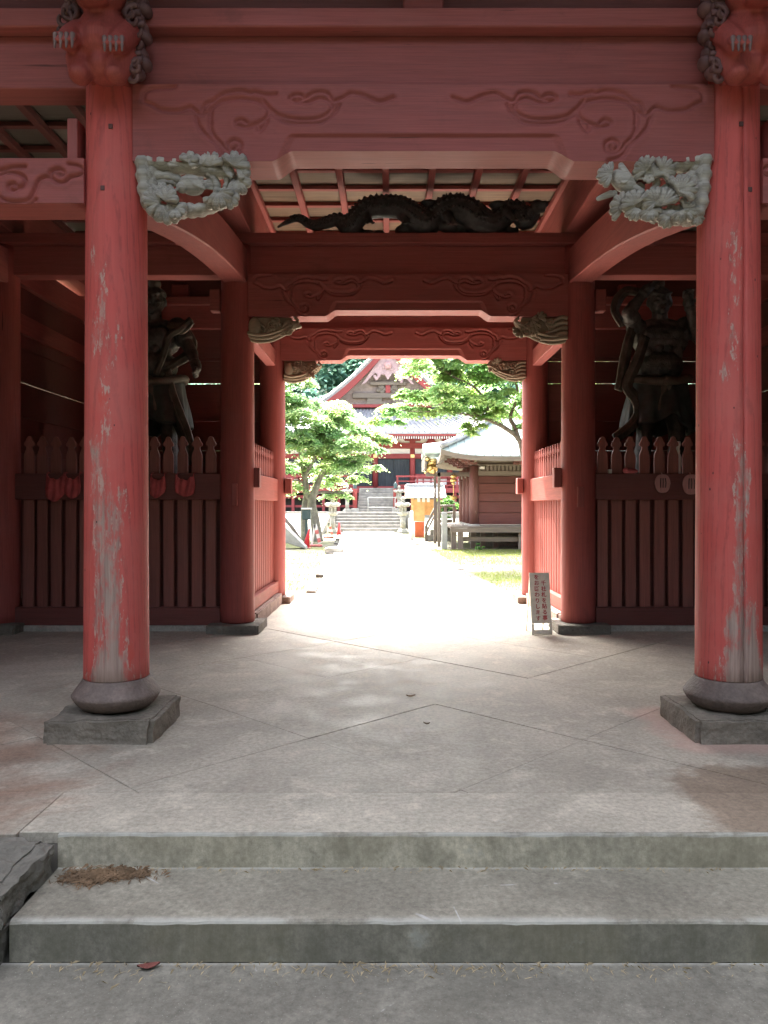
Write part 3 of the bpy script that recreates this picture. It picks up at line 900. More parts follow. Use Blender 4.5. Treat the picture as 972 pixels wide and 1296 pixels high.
# ---- upper storey and roof (they shade the steps and close the top)
m = MB(); m.box(XLL - 0.6, XRR + 0.6, YF - 0.5, YR + 0.6, 5.30, 5.42); part('upper_floor', m, M_maroon_x, gate)
for k, (y, dy) in enumerate(((YF - 0.45, -1), (YR + 0.5, 1))):
    m = MB(); m.box(XLL - 0.5, XRR + 0.5, y - 0.05, y + 0.05, 5.425, 6.5); part('upper_wall', m, M_red_x, gate)
for x in (XLL - 0.5, XRR + 0.5):
    m = MB(); m.box(x - 0.05, x + 0.05, YF - 0.38, YR + 0.44, 5.425, 6.5); part('upper_wall', m, M_red_y, gate)
brk = MB()
for y, d in ((YF, -1), (YR, 1)):
    for x in (XLL, (XLL + XL) / 2, XL, XC, XR, (XR + XRR) / 2, XRR):
        brk.box(x - 0.13, x + 0.13, y - 0.13, y + 0.13, 4.607, 4.80)
        brk.box(x - 0.09, x + 0.09, y + d * 0.14, y + d * 0.75, 4.86, 5.02)
        brk.box(x - 0.32, x + 0.32, y + d * 0.62 - 0.08, y + d * 0.62 + 0.08, 5.03, 5.16)
stuff(part('bracket_set', brk, M_red_x, gate, bevel=0.01))
M_rooftile = m_plain('grey_roof_tile', (0.17, 0.175, 0.185), 0.5, var=0.3)
roof = MB()
ex0, ex1, ey0, ey1 = XLL - 2.0, XRR + 2.0, 3.15, 13.65
rx0, rx1, ry = XLL + 1.0, XRR - 1.0, (ey0 + ey1) / 2
def roofpt(x, y, th):
    # concave slope from eave (z 6.5) to ridge (z 10.8)
    u = min((x - ex0) / (rx0 - ex0) if x < rx0 else ((ex1 - x) / (ex1 - rx1) if x > rx1 else 9), (y - ey0) / (ry - ey0), (ey1 - y) / (ey1 - ry), 1)
    u = max(0, u)
    lift = 0.35 * (abs(2 * (x - ex0) / (ex1 - ex0) - 1) ** 4) * (1 - u)
    return (x, y, 6.5 + 4.3 * u ** 1.25 + lift + th - (0.75 * max(0, (YF + 1.0 - y) / (YF + 1.0 - ey0)) if y < YF + 1.0 else 0))  # front eave dropped lower, out of view, to dim the upper beams
NXr, NYr = 40, 26
for th in (0.22, 0.0):
    b = len(roof.v)
    for j in range(NYr + 1):
        for i in range(NXr + 1):
            roof.v.append(roofpt(ex0 + (ex1 - ex0) * i / NXr, ey0 + (ey1 - ey0) * j / NYr, th))
    for j in range(NYr):
        for i in range(NXr):
            a = b + j * (NXr + 1) + i
            roof.f.append((a, a + 1, a + NXr + 2, a + NXr + 1)); roof.m.append(0 if th else 1); roof.sm.append(True)
NB = (NXr + 1) * (NYr + 1)
rim = [i for i in range(NXr + 1)] + [j * (NXr + 1) + NXr for j in range(1, NYr + 1)] + [NYr * (NXr + 1) + i for i in range(NXr - 1, -1, -1)] + [j * (NXr + 1) for j in range(NYr - 1, 0, -1)]
for k in range(len(rim)):
    a, b = rim[k], rim[(k + 1) % len(rim)]
    roof.f.append((a, b, b + NB, a + NB)); roof.m.append(1); roof.sm.append(False)
part('roof', roof, [M_rooftile, M_maroon_x], gate)
raf = MB()
for i in range(64):
    x = ex0 + 0.2 + (ex1 - ex0 - 0.4) * i / 63
    for y0, y1 in ((ey0 + 0.1, YF - 0.4), (YR + 0.45, ey1 - 0.1)):
        z0, z1 = roofpt(x, y0, 0)[2], roofpt(x, y1, 0)[2]
        raf.hexa([(x - 0.05, y0, z0 - 0.14), (x + 0.05, y0, z0 - 0.14), (x + 0.05, y1, z1 - 0.14), (x - 0.05, y1, z1 - 0.14)],
                 [(x - 0.05, y0, z0 - 0.02), (x + 0.05, y0, z0 - 0.02), (x + 0.05, y1, z1 - 0.02), (x - 0.05, y1, z1 - 0.02)])
stuff(part('rafter', raf, M_red_y, gate))

# ================================================================== FENCES
def picket_outline(w, z0, z1):
    """board with a notched neck and an ogee head with barbs"""
    h = w / 2
    zt = z1
    right = [(h, z0), (h, zt - 0.235), (h * 0.96, zt - 0.215), (h * 0.80, zt - 0.185), (h * 0.60, zt - 0.155), (h * 0.56, zt - 0.135), (h * 0.60, zt - 0.118),
             (h * 0.98, zt - 0.110), (h * 1.02, zt - 0.088), (h * 0.90, zt - 0.070), (h * 0.66, zt - 0.052), (h * 0.58, zt - 0.035), (h * 0.40, zt - 0.012), (h * 0.15, zt), ]
    return right + [(-x, z) for x, z in reversed(right)]
def niche_fence(x0, x1, first, pitch, n, label, Yf=YM - 0.02):
    f = thing('picket_fence', label, 'fence', ((x0 + x1) / 2, Yf, 0.0), 'picket fences of the gate')
    m = MB(); m.prism(picket_outline(0.122, 0.24, 2.27), Yf - 0.005, Yf + 0.03)
    mo = MB(); mo.prism(picket_outline(0.122, 0.24, 2.27), -0.005, 0.03); mp = mo.mesh('picket', M_picket)
    for i in range(n):
        o = link('picket', mp, f)
        o.location = (first + pitch * i, Yf, random.uniform(-0.006, 0.006)); o.rotation_euler = (0, random.uniform(-0.004, 0.004), 0)
        b = o.modifiers.new('bevel', 'BEVEL'); b.width = 0.005; b.segments = 1; b.limit_method = 'ANGLE'
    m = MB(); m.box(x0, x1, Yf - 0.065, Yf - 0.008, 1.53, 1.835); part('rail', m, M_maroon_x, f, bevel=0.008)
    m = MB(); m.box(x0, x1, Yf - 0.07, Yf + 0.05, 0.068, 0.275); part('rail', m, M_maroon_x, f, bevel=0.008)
    m = MB(); m.box(x0 - 0.05, x1 + 0.05, Yf - 0.09, Yf + 0.1, -0.02, 0.066); part('sill', m, M_stone_pale, f, bevel=0.01)
    # closing boards behind the slats
    m = MB(); m.box(x0, x1, Yf + 0.10, Yf + 0.12, 0.10, 1.60); part('back_panel', m, M_maroon_x, f)
    return f
# niche fences: 14 and 15 pickets
niche_fence(XLL + 0.185, XL - 0.185, PX(37, YM), 0.1645, 15, 'dull red picket fence hung with red bibs in front of the left guardian statue')
niche_fence(XR + 0.185, XRR - 0.185, PX(762, YM), 0.1665, 15, 'dull red picket fence with straw sandals in front of the right guardian statue')
def passage_fence(x, face, label):
    """fence between the middle and rear columns; face is the sign of its passage side"""
    f = thing('picket_fence', label, 'fence', (x, (YM + YR) / 2, 0), 'picket fences of the gate')
    y0, y1 = YM + 0.19, YR - 0.19
    n = 15; p = (y1 - y0) / n
    mo = MB(); mo.prism(picket_outline(p * 0.80, 0.24, 2.27), -0.017, 0.017, 0, 'x')
    mp = mo.mesh('picket', M_fence_red)
    for i in range(n):
        o = link('picket', mp, f); o.location = (x, y0 + p * (i + 0.5), random.uniform(-0.006, 0.006))
        b = o.modifiers.new('bevel', 'BEVEL'); b.width = 0.004; b.segments = 1; b.limit_method = 'ANGLE'
    a, b_ = sorted((x + face * 0.018, x + face * 0.075))
    m = MB(); m.box(a, b_, y0 - 0.02, y1 + 0.02, 1.53, 1.86); part('rail', m, M_fence_rail, f, bevel=0.008)
    m = MB(); m.box(x - 0.08, x + 0.09, y0 - 0.02, y1 + 0.02, 0.16, 0.33); part('rail', m, M_fence_rail, f, bevel=0.01)
    m = MB(); m.box(x - face * 0.06, x - face * 0.03, y0, y1, 0.2, 1.7); part('back_panel', m, M_fence_red, f)
    rough_block('sill', x - 0.16, x + 0.16, y0 - 0.05, y1 + 0.02, -0.02, 0.158, 0.008, M_stone_brown, f, 60 + int(x), 6, 0.02)
passage_fence(XL + 0.03, 1, 'sunlit red picket fence along the left side of the passage')
passage_fence(XR - 0.03, -1, 'sunlit red picket fence along the right side of the passage behind the sign')
# ================================================================== CARVINGS
def fan(mb, c, r, ang, lobes=5, spread=2.6, tilt=0.25, thick=0.02, seed=0, petals=True):
    """leaf cluster: a scalloped, ribbed shell facing -y; ang = direction its lobes point to in xz"""
    c = Vector(c); rr = random.Random(seed)
    na = lobes * 6; nr = 5
    v = []; f = []
    a0 = ang - spread / 2
    rx = rr.uniform(-tilt, tilt); rz = rr.uniform(-tilt, tilt)
    for side in (0, 1):
        for i in range(nr + 1):
            for k in range(na + 1):
                t = k / na
                a = a0 + spread * t
                lob = abs(math.sin(math.pi * lobes * t)) ** 0.45
                rad = r * (i / nr) * (0.80 + 0.20 * lob)
                x = rad * math.cos(a); z = rad * math.sin(a)
                q = i / nr
                y = -0.30 * r * math.sin(math.pi * min(q * 0.75 + 0.12, 1)) - 0.10 * r * lob * q - 0.035 * r * math.cos(2 * math.pi * lobes * t * 3) * q
                y += 0.05 * r * q * math.cos(2 * math.pi * lobes * t * 2) + x * rx + z * rz
                if side: y = max(y, y) + thick + 0.25 * r * (1 - q)
                v.append(c + Vector((x, y, z)))
    W = na + 1
    for side in (0, 1):
        b = side * (nr + 1) * W
        for i in range(nr):
            for k in range(na):
                q = (b + i * W + k, b + i * W + k + 1, b + (i + 1) * W + k + 1, b + (i + 1) * W + k)
                f.append(q if side == 0 else q[::-1])
    b = (nr + 1) * W
    for k in range(na):
        f.append((nr * W + k, nr * W + k + 1, b + nr * W + k + 1, b + nr * W + k))
    for i in range(nr):
        f.append((i * W, (i + 1) * W, b + (i + 1) * W, b + i * W)); f.append((i * W + na, b + i * W + na, b + (i + 1) * W + na, (i + 1) * W + na))
    mb.add(v, f, 0, True)

def carve_frame(ox, oz, sc, Y):
    return lambda x, y, dy=0.0: (ox + x / sc, Y + dy, oz - y / sc)

# front left: a bird among leaves on a gnarled branch
def bracket_bird_leaves(name='carved_bracket'):
    X0 = XL + 0.185
    T = carve_frame(X0 - 80 / 955, 3.695 + 62 / 955, 955, 4.97)
    m = MB()
    def br(pts, r0, r1, flat=1.3):
        P = smooth_line([T(*p) for p in pts], 5)
        n = len(P)
        m.tube(P, [(1.1 * (r0 + (r1 - r0) * i / (n - 1)) / 955) * (1 + 0.12 * math.sin(i * 1.9)) for i in range(n)], 9, 0, True, flat)
    br([(70, 100), (160, 95), (280, 100), (400, 120), (520, 140), (640, 150)], 42, 26, 2.0)
    br([(105, 80), (110, 200), (125, 320), (180, 380), (270, 395)], 55, 38, 1.8)
    br([(140, 120), (145, 240), (165, 340), (240, 400)], 40, 30, 1.5)
    br([(250, 385), (340, 375), (430, 375), (520, 350), (600, 320)], 42, 26, 1.7)
    br([(120, 170), (200, 165), (290, 180), (360, 220)], 34, 22)
    br([(150, 210), (240, 200), (300, 215)], 22, 14)
    br([(490, 150), (530, 190), (545, 250), (520, 300)], 26, 20)
    br([(590, 150), (610, 200), (590, 260), (560, 300)], 20, 22)
    br([(500, 210), (560, 250), (620, 240)], 16, 14)
    br([(640, 160), (690, 200), (660, 280)], 22, 22)
    for k, (x, y, r, a, l) in enumerate([(325, 105, 62, 1.9, 3), (395, 100, 58, 1.3, 3), (455, 110, 60, 2.2, 3), (520, 105, 72, 1.5, 4), (585, 110, 55, 0.9, 3),
                                         (680, 120, 78, 1.2, 4), (705, 150, 70, 0.1, 4), (700, 230, 76, -0.6, 4), (640, 285, 74, -0.2, 4), (585, 330, 78, -1.2, 5), (640, 345, 56, -1.0, 4), (540, 350, 62, -1.9, 4),
                                         (205, 290, 82, 1.9, 4), (262, 330, 72, 1.2, 4), (185, 350, 78, 2.7, 5), (215, 395, 86, -2.0, 5), (275, 405, 86, -1.1, 5), (330, 415, 60, -0.8, 4), (150, 330, 60, 2.9, 4), (620, 160, 46, 0.6, 3)]):
        fan(m, T(x - 0.35 * r * math.cos(a), y + 0.35 * r * math.sin(a), -0.045 - 0.018 * ((k * 7) % 4)), 1.22 * r / 955, a, l, 3.0, 0.3, 0.025, k)
    # bird: body, head, beak, wing feathers, tail
    m.ell(T(400, 238, -0.05), (0.085, 0.06, 0.064), Matrix.Rotation(0.25, 3, 'Y'))
    m.ell(T(348, 262, -0.075), (0.040, 0.036, 0.036))
    m.cap(T(330, 275, -0.09), T(305, 290, -0.10), 0.014, 0.004)
    for k in range(5):
        m.cap(T(395 + 8 * k, 215 + 9 * k, -0.10), T(470 + 3 * k, 205 + 16 * k, -0.075), 0.016, 0.009, flat=0.5)
    for k in range(3):
        m.cap(T(455, 225 + 8 * k, -0.05), T(515, 200 + 22 * k, -0.02), 0.018, 0.012, flat=0.5)
    return part(name, m, M_grey_carve, gate)
bracket_bird_leaves()

# front right: a crane-like bird among pine fans
def bracket_pine():
    X1 = XR - 0.185
    T = carve_frame(X1 - 905 / 1125, 3.70 + 75 / 1125, 1125, 4.97)
    m = MB()
    def br(pts, r0, r1, flat=1.3):
        P = smooth_line([T(*p) for p in pts], 5); n = len(P)
        m.tube(P, [(1.15 * (r0 + (r1 - r0) * i / (n - 1)) / 1125) * (1 + 0.12 * math.sin(i * 1.7)) for i in range(n)], 9, 0, True, flat)
    br([(920, 110), (820, 115), (720, 125), (620, 150), (560, 170)], 48, 28, 2.0)
    br([(880, 90), (878, 220), (872, 350), (850, 470), (770, 510)], 62, 45, 1.8)
    br([(840, 130), (836, 240), (838, 350), (815, 440)], 44, 34, 1.5)
    br([(830, 500), (720, 500), (600, 490), (480, 460), (380, 430)], 50, 34, 1.7)
    br([(830, 200), (740, 240), (650, 280), (590, 330)], 42, 28)
    br([(820, 400), (760, 440), (700, 450), (640, 440)], 40, 28)
    br([(560, 180), (560, 260), (520, 330), (440, 370)], 24, 24)
    br([(450, 270), (400, 330), (340, 390)], 30, 22)
    br([(560, 520), (470, 490), (340, 450)], 26, 20)
    for k, (x, y, r, a) in enumerate([(500, 195, 118, 1.57), (590, 190, 90, 0.6), (430, 190, 86, 2.4), (700, 340, 108, 0.7), (640, 360, 84, 1.8), (560, 410, 112, 1.7), (490, 420, 96, 2.7), (350, 430, 92, 2.0),
                                      (280, 440, 96, 2.6), (420, 440, 80, 1.0), (360, 490, 80, -2.2), (470, 520, 70, -1.5), (620, 530, 80, -1.4), (760, 470, 84, 0.3), (700, 520, 70, -1.2), (170, 240, 90, 2.9), (820, 530, 66, -1.6)]):
        fan(m, T(x - 0.35 * r * math.cos(a), y + 0.35 * r * math.sin(a), -0.05 - 0.02 * ((k * 5) % 4)), 1.15 * r / 1125, a, 6, 3.1, 0.3, 0.025, 40 + k)
    m.ell(T(300, 270, -0.06), (0.100, 0.055, 0.062), Matrix.Rotation(0.7, 3, 'Y'))
    for k in range(7):
        a = 2.0 - 0.16 * k
        m.cap(T(320 - 5 * k, 250 + 6 * k, -0.10), T(320 + 190 * math.cos(a) * 0.55 - 14 * k, 270 - 190 * math.sin(a) * 0.62 + 12 * k, -0.085 + 0.006 * k), 0.026, 0.020, flat=0.45)
    m.cap(T(370, 320, -0.07), T(425, 350, -0.08), 0.030, 0.022)
    m.cap(T(210, 350, -0.05), T(125, 385, -0.05), 0.024, 0.016, flat=0.6)
    m.cap(T(240, 345, -0.05), T(150, 375, -0.04), 0.020, 0.012, flat=0.6)
    for k in range(5):
        a = 2 * math.pi * k / 5 + 0.3
        m.ell(T(472 + 24 * math.cos(a), 262 + 18 * math.sin(a), -0.09), (0.018, 0.012, 0.014))
    m.cap(T(470, 260, -0.09), T(370, 265, -0.1), 0.008, 0.004)
    return part('carved_bracket', m, M_grey_carve, gate)
bracket_pine()

# middle and rear rows: cloud and wave scrolls
def bracket_scroll(px0, px1, py0, py1, Y, side, mat, seed, waves=False):
    """side +1: fixed at its left end, -1: fixed at its right end"""
    w = (px1 - px0) * Y / F; h = (py1 - py0) * Y / F
    X0 = PX(px0 if side > 0 else px1, Y); Z0 = PZ(py0, Y)
    def T(u, v, dy=0.0): return (X0 + side * u * w, Y + dy, Z0 - v * h)
    m = MB(); rr = random.Random(seed)
    out = [(0, 0), (0.95, 0.0), (1.0, 0.25), (0.97, 0.45), (0.85, 0.62), (0.62, 0.84), (0.35, 0.97), (0.12, 0.95), (0, 0.85)]
    core = [(0, 0), (0.82, 0.03), (0.88, 0.3), (0.72, 0.6), (0.5, 0.78), (0.2, 0.85), (0, 0.8)]
    m.prism([(T(*p)[0], T(*p)[2]) for p in core][:: (1 if side > 0 else -1)], Y - 0.015, Y + 0.10)
    def tube(pts, r, flat=1.0):
        P = smooth_line([T(*p) for p in pts], 5); n = len(P)
        m.tube(P, [r * h * (1 - 0.35 * i / (n - 1)) for i in range(n)], 8, 0, True, flat)
    # rim wave along the lower edge
    for k in range(3):
        d = -0.03 - 0.022 * k
        s = 0.10 * k
        tube([(0, 0.84 - s, d), (0.2, 0.92 - s, d), (0.45, 0.88 - s * 1.1, d), (0.7, 0.68 - s * 0.9, d), (0.88, 0.45 - s * 0.7, d), (0.97, 0.22, d), (0.9, 0.06 + 0.03 * k, d)], 0.065)
    def spiral(cu, cv, r, turns, d, a0, hand):
        n = 22; pts = []
        for i in range(n + 1):
            t = i / n
            a = a0 + hand * turns * 2 * math.pi * t
            q = r * (1 - t) ** 0.8 + 0.01
            pts.append((cu + q * math.cos(a) * h / w, cv + q * math.sin(a), d - 0.02 * t))
        m.tube([T(*p) for p in pts], [0.055 * h * (1 - 0.4 * i / n) for i in range(n + 1)], 7)
    for k in range(7):
        spiral(rr.uniform(0.15, 0.82), rr.uniform(0.15, 0.6), rr.uniform(0.13, 0.24), 1.6, -0.03 - rr.uniform(0, 0.04), rr.uniform(0, 6), rr.choice((-1, 1)))
    if waves:
        for k in range(5):
            tube([(0.0, 0.12 + 0.16 * k, -0.07), (0.12, 0.10 + 0.17 * k, -0.085), (0.24, 0.22 + 0.15 * k, -0.07), (0.30 + 0.05 * k, 0.40 + 0.10 * k, -0.05)], 0.075)
    else:
        m.ell(T(0.13, 0.42, -0.05), (0.13 * w, 0.05, 0.36 * h))
    for k in range(10):
        fan(m, T(rr.uniform(0.35, 0.92), rr.uniform(0.12, 0.62), -0.045 - rr.uniform(0, 0.03)), rr.uniform(0.16, 0.28) * h, rr.uniform(0, 6.28), 4, 2.6, 0.3, 0.02, seed * 50 + k)
    return part('carved_bracket', m, mat, gate)
bracket_scroll(315, 380, 400, 436, YM - 0.05, 1, M_brown_carve, 1)
bracket_scroll(649, 716, 400, 438, YM - 0.05, -1, M_brown_carve, 2, True)
bracket_scroll(360, 408, 457, 486, YR - 0.05, 1, M_brown_carve, 3)
bracket_scroll(616, 664, 457, 484, YR - 0.05, -1, M_brown_carve, 4, True)

# ---- lion heads in front of the column heads
def lion(cx, mirror, turn):
    """chest, hanging paws with claws and a snouted head, looking down at the steps"""
    y0 = 4.72
    s = -1 if mirror else 1
    def P(x, y, z): return (cx + s * x, y0 + y, z)
    b = MB()
    b.ell(P(0, 0.10, 4.36), (0.19, 0.20, 0.19))
    b.ell(P(0.0, 0.02, 4.30), (0.15, 0.16, 0.13))
    b.ell(P(0.01, 0.02, 4.15), (0.11, 0.12, 0.09))
    for sx, dz in ((-1, 0.01), (1, -0.01)):
        b.cap(P(sx * 0.15, 0.03, 4.37), P(sx * 0.15, -0.11, 4.25 + dz), 0.085, 0.070)          # forelegs
        b.ell(P(sx * 0.145, -0.13, 4.225 + dz), (0.068, 0.07, 0.055))
        for k in range(4):
            x = sx * 0.145 + (k - 1.5) * 0.034
            b.cap(P(x, -0.175, 4.235 + dz), P(x, -0.195, 4.19 + dz), 0.021, 0.019)
        b.cap(P(sx * 0.14, 0.02, 4.22), P(sx * 0.11, -0.04, 4.09), 0.085, 0.072)               # hind feet
        b.ell(P(sx * 0.11, -0.055, 4.075), (0.066, 0.075, 0.05))
    # head
    b.ell(P(0, -0.02, 4.60), (0.16, 0.17, 0.15))
    b.ell(P(0, -0.15, 4.545), (0.115, 0.10, 0.065))
    b.ell(P(0, -0.13, 4.485), (0.095, 0.085, 0.035))
    b.ell(P(0, -0.23, 4.58), (0.05, 0.035, 0.032))
    for sx in (-1, 1):
        b.ell(P(sx * 0.03, -0.24, 4.562), (0.026, 0.022, 0.020))
        b.ell(P(sx * 0.075, -0.165, 4.635), (0.04, 0.035, 0.035))
        b.ell(P(sx * 0.08, -0.15, 4.675), (0.06, 0.04, 0.022), Matrix.Rotation(sx * 0.4, 3, 'Y'))
        b.cap(P(sx * 0.15, 0.0, 4.68), P(sx * 0.20, -0.03, 4.62), 0.05, 0.03)
    b.box(cx - 0.12, cx + 0.12, y0 + 0.05, y0 + 0.24, 4.12, 4.62)
    me = remesh(b, 'lion_carving', 0.011, 4); me.materials.append(M_lion)
    o = link('lion_carving', me, gate)
    cl = MB()
    for sx, dz in ((-1, 0.01), (1, -0.01)):
        for k in range(4):
            x = sx * 0.145 + (k - 1.5) * 0.034
            cl.cap(P(x, -0.198, 4.222 + dz), P(x + sx * 0.002, -0.202, 4.145 + dz), 0.0155, 0.006, 8)
    for q in range(8):
        n_ = len(cl.v) // 8; k_ = MB(); nf = len(cl.f) // 8
        k_.add(cl.v[q * n_:(q + 1) * n_], [tuple(i - q * n_ for i in f) for f in cl.f[q * nf:(q + 1) * nf]], 0, True)
        part('claw', k_, M_claw, o)
    rr = random.Random(5 if mirror else 4)
    for sx in (-1, 1):
        mn = MB()
        for k in range(13):
            z = 4.66 - 0.048 * k
            cxx = sx * (0.185 + 0.02 * math.sin(k * 1.3) + (0.03 if k > 3 else 0)); n = 16
            if sx < 0 and k > 6: continue
            pts = []
            for i in range(n):
                t = i / (n - 1); a = 1.2 + rr.uniform(-0.05, 0.05) + sx * 5.2 * t; q = 0.052 * (1 - t) + 0.012
                pts.append(P(cxx + q * math.cos(a), 0.04 + 0.05 * math.sin(k) - 0.05 * t, z + q * math.sin(a)))
            mn.tube(pts, [0.019 * (1 - 0.4 * i / n) for i in range(n)], 7)
        for k in range(9 if sx > 0 else 5):
            mn.ell(P(sx * (0.21 + 0.025 * math.sin(2.1 * k)), 0.10, 4.62 - 0.056 * k), (0.055, 0.06, 0.042), Matrix.Rotation(0.5 * sx, 3, 'Y'))
        part('mane', mn, M_mane, o)
lion(XL + 0.015, False, 0)
lion(XR, True, 0)

# ---- dragon lying along the middle plate
def dragon():
    Y = YM - 0.05
    def T(px, py, dy=0.0): return (PX(px, Y), Y + dy, PZ(py, Y))
    b = MB()
    path = [(351, 288, 0, .015), (362, 282, 0, .03), (378, 278, -.02, .04), (395, 286, 0, .05), (410, 283, .02, .062), (428, 279, 0, .075), (442, 290, -.03, .088), (452, 276, 0, .10), (466, 263, .03, .105), (488, 262, 0, .105),
            (508, 266, -.05, .105), (522, 276, -.06, .115), (538, 284, -.02, .12), (552, 272, .03, .125), (570, 264, 0, .13), (590, 270, -.05, .135), (606, 282, -.06, .13), (624, 284, 0, .12), (640, 270, .04, .11), (655, 268, 0, .10), (664, 282, -.05, .09), (670, 276, -.08, .085), (674, 270, -.1, .08)]
    pts = smooth_line([T(p[0], p[1], p[2]) for p in path], 4)
    rad = [p[3] * (1.0 if p[0] < 440 else 1.22) for p in path]
    R_ = np.interp(np.linspace(0, len(path) - 1, len(pts)), range(len(path)), rad)
    b.tube(pts, list(R_), 12)
    # loops behind and cloud lumps that carry the body
    rr = random.Random(9)
    for k in range(46):
        px = rr.uniform(512, 660); py = rr.uniform(258, 292)
        b.ell(T(px, py, rr.uniform(-.05, .12)), (rr.uniform(.05, .13), rr.uniform(.06, .1), rr.uniform(.035, .085)))
    for k in range(9):
        px = rr.uniform(425, 500); py = rr.uniform(283, 295)
        if 448 < px < 500 and py < 290: py = 293
        b.ell(T(px, py, rr.uniform(0, .1)), (rr.uniform(.05, .1), .07, rr.uniform(.03, .05)))
    # head at the right, raised
    b.ell(T(677, 266, -.12), (.075, .10, .07)); b.cap(T(676, 268, -.16), T(684, 270, -.27), .055, .04)
    b.cap(T(675, 274, -.16), T(682, 277, -.25), .035, .025)
    for dx in (0, 5):
        b.cap(T(676 + dx, 262, -.08), T(668 + dx, 256, .02), .02, .008)
    # legs with claws
    for (x, y, d) in ((462, 280, -.08), (508, 283, -.15), (600, 276, -.18), (640, 280, -.16), (566, 285, -.17)):
        b.cap(T(x, y - 8, d + .06), T(x + 6, y + 4, d - .04), .055, .035)
        for k in range(4):
            b.cap(T(x + 6, y + 4, d - .05), T(x - 2 + 6 * k, y + 11, d - .09), .018, .008)
    # dorsal fins
    for i in range(4, len(pts) - 6, 3):
        p = pts[i]; r = R_[i]
        b.cap(p + Vector((0, 0.0, r * 0.8)), p + Vector((rr.uniform(-.03, .03), 0, r * 1.0 + rr.uniform(.025, .05))), r * 0.22, .006)
    me = remesh(b, 'dragon_carving', 0.014, 2); me.materials.append(M_dragon)
    o = link('dragon_carving', me, gate)
    # scales standing proud along the back
    sc = MB()
    for i in range(6, len(pts) - 4, 1):
        p = pts[i]; r = R_[i]; t = (pts[i + 1] - pts[i - 1]).normalized()
        for k in range(5):
            a = -0.2 + 0.62 * k
            n = Vector((-t.z * math.sin(a), -math.cos(a), abs(t.x) * math.sin(a)))
            n.normalize()
            sc.ell(p + n * (r * 0.985) + t * (0.02 if k % 2 else 0), (0.022, 0.014, 0.022), seg=6, rings=4)
    stuff(part('scale', sc, M_dragon, o))
dragon()

# ================================================================== GUARDIAN STATUES
def hand(b, c, d, side, r=0.075, curl=0.5, spread=(1, 0, 0)):
    c = Vector(c); d = Vector(d).normalized(); sp = Vector(spread).normalized(); pn = d.cross(sp).normalized()
    b.ell(c, (r * 0.9, r * 0.9, r * 0.9)); b.cap(c - d * r * 0.6, c + d * r * 0.7, r * 0.75, r * 0.8, flat=0.8)
    ln = [1.05, 1.25, 1.35, 1.2, 0.95]
    for k in range(4):
        q = c + d * r * 0.9 + sp * (k - 1.5) * r * 0.50
        m_ = q + d * r * ln[k + 1] * 0.75 + pn * curl * r * 0.3
        e = m_ + d * r * ln[k + 1] * 0.35 * (1 - curl) + pn * curl * r * 0.95
        b.cap(q, m_, r * 0.25, r * 0.22, 8); b.cap(m_, e, r * 0.22, r * 0.18, 8)
    q = c - sp * r * 0.8
    m_ = q + d * r * 0.5 - sp * r * 0.55 + pn * r * 0.2
    b.cap(q, m_, r * 0.30, r * 0.25, 8); b.cap(m_, m_ + d * r * 0.6 + pn * r * 0.2, r * 0.24, r * 0.18, 8)

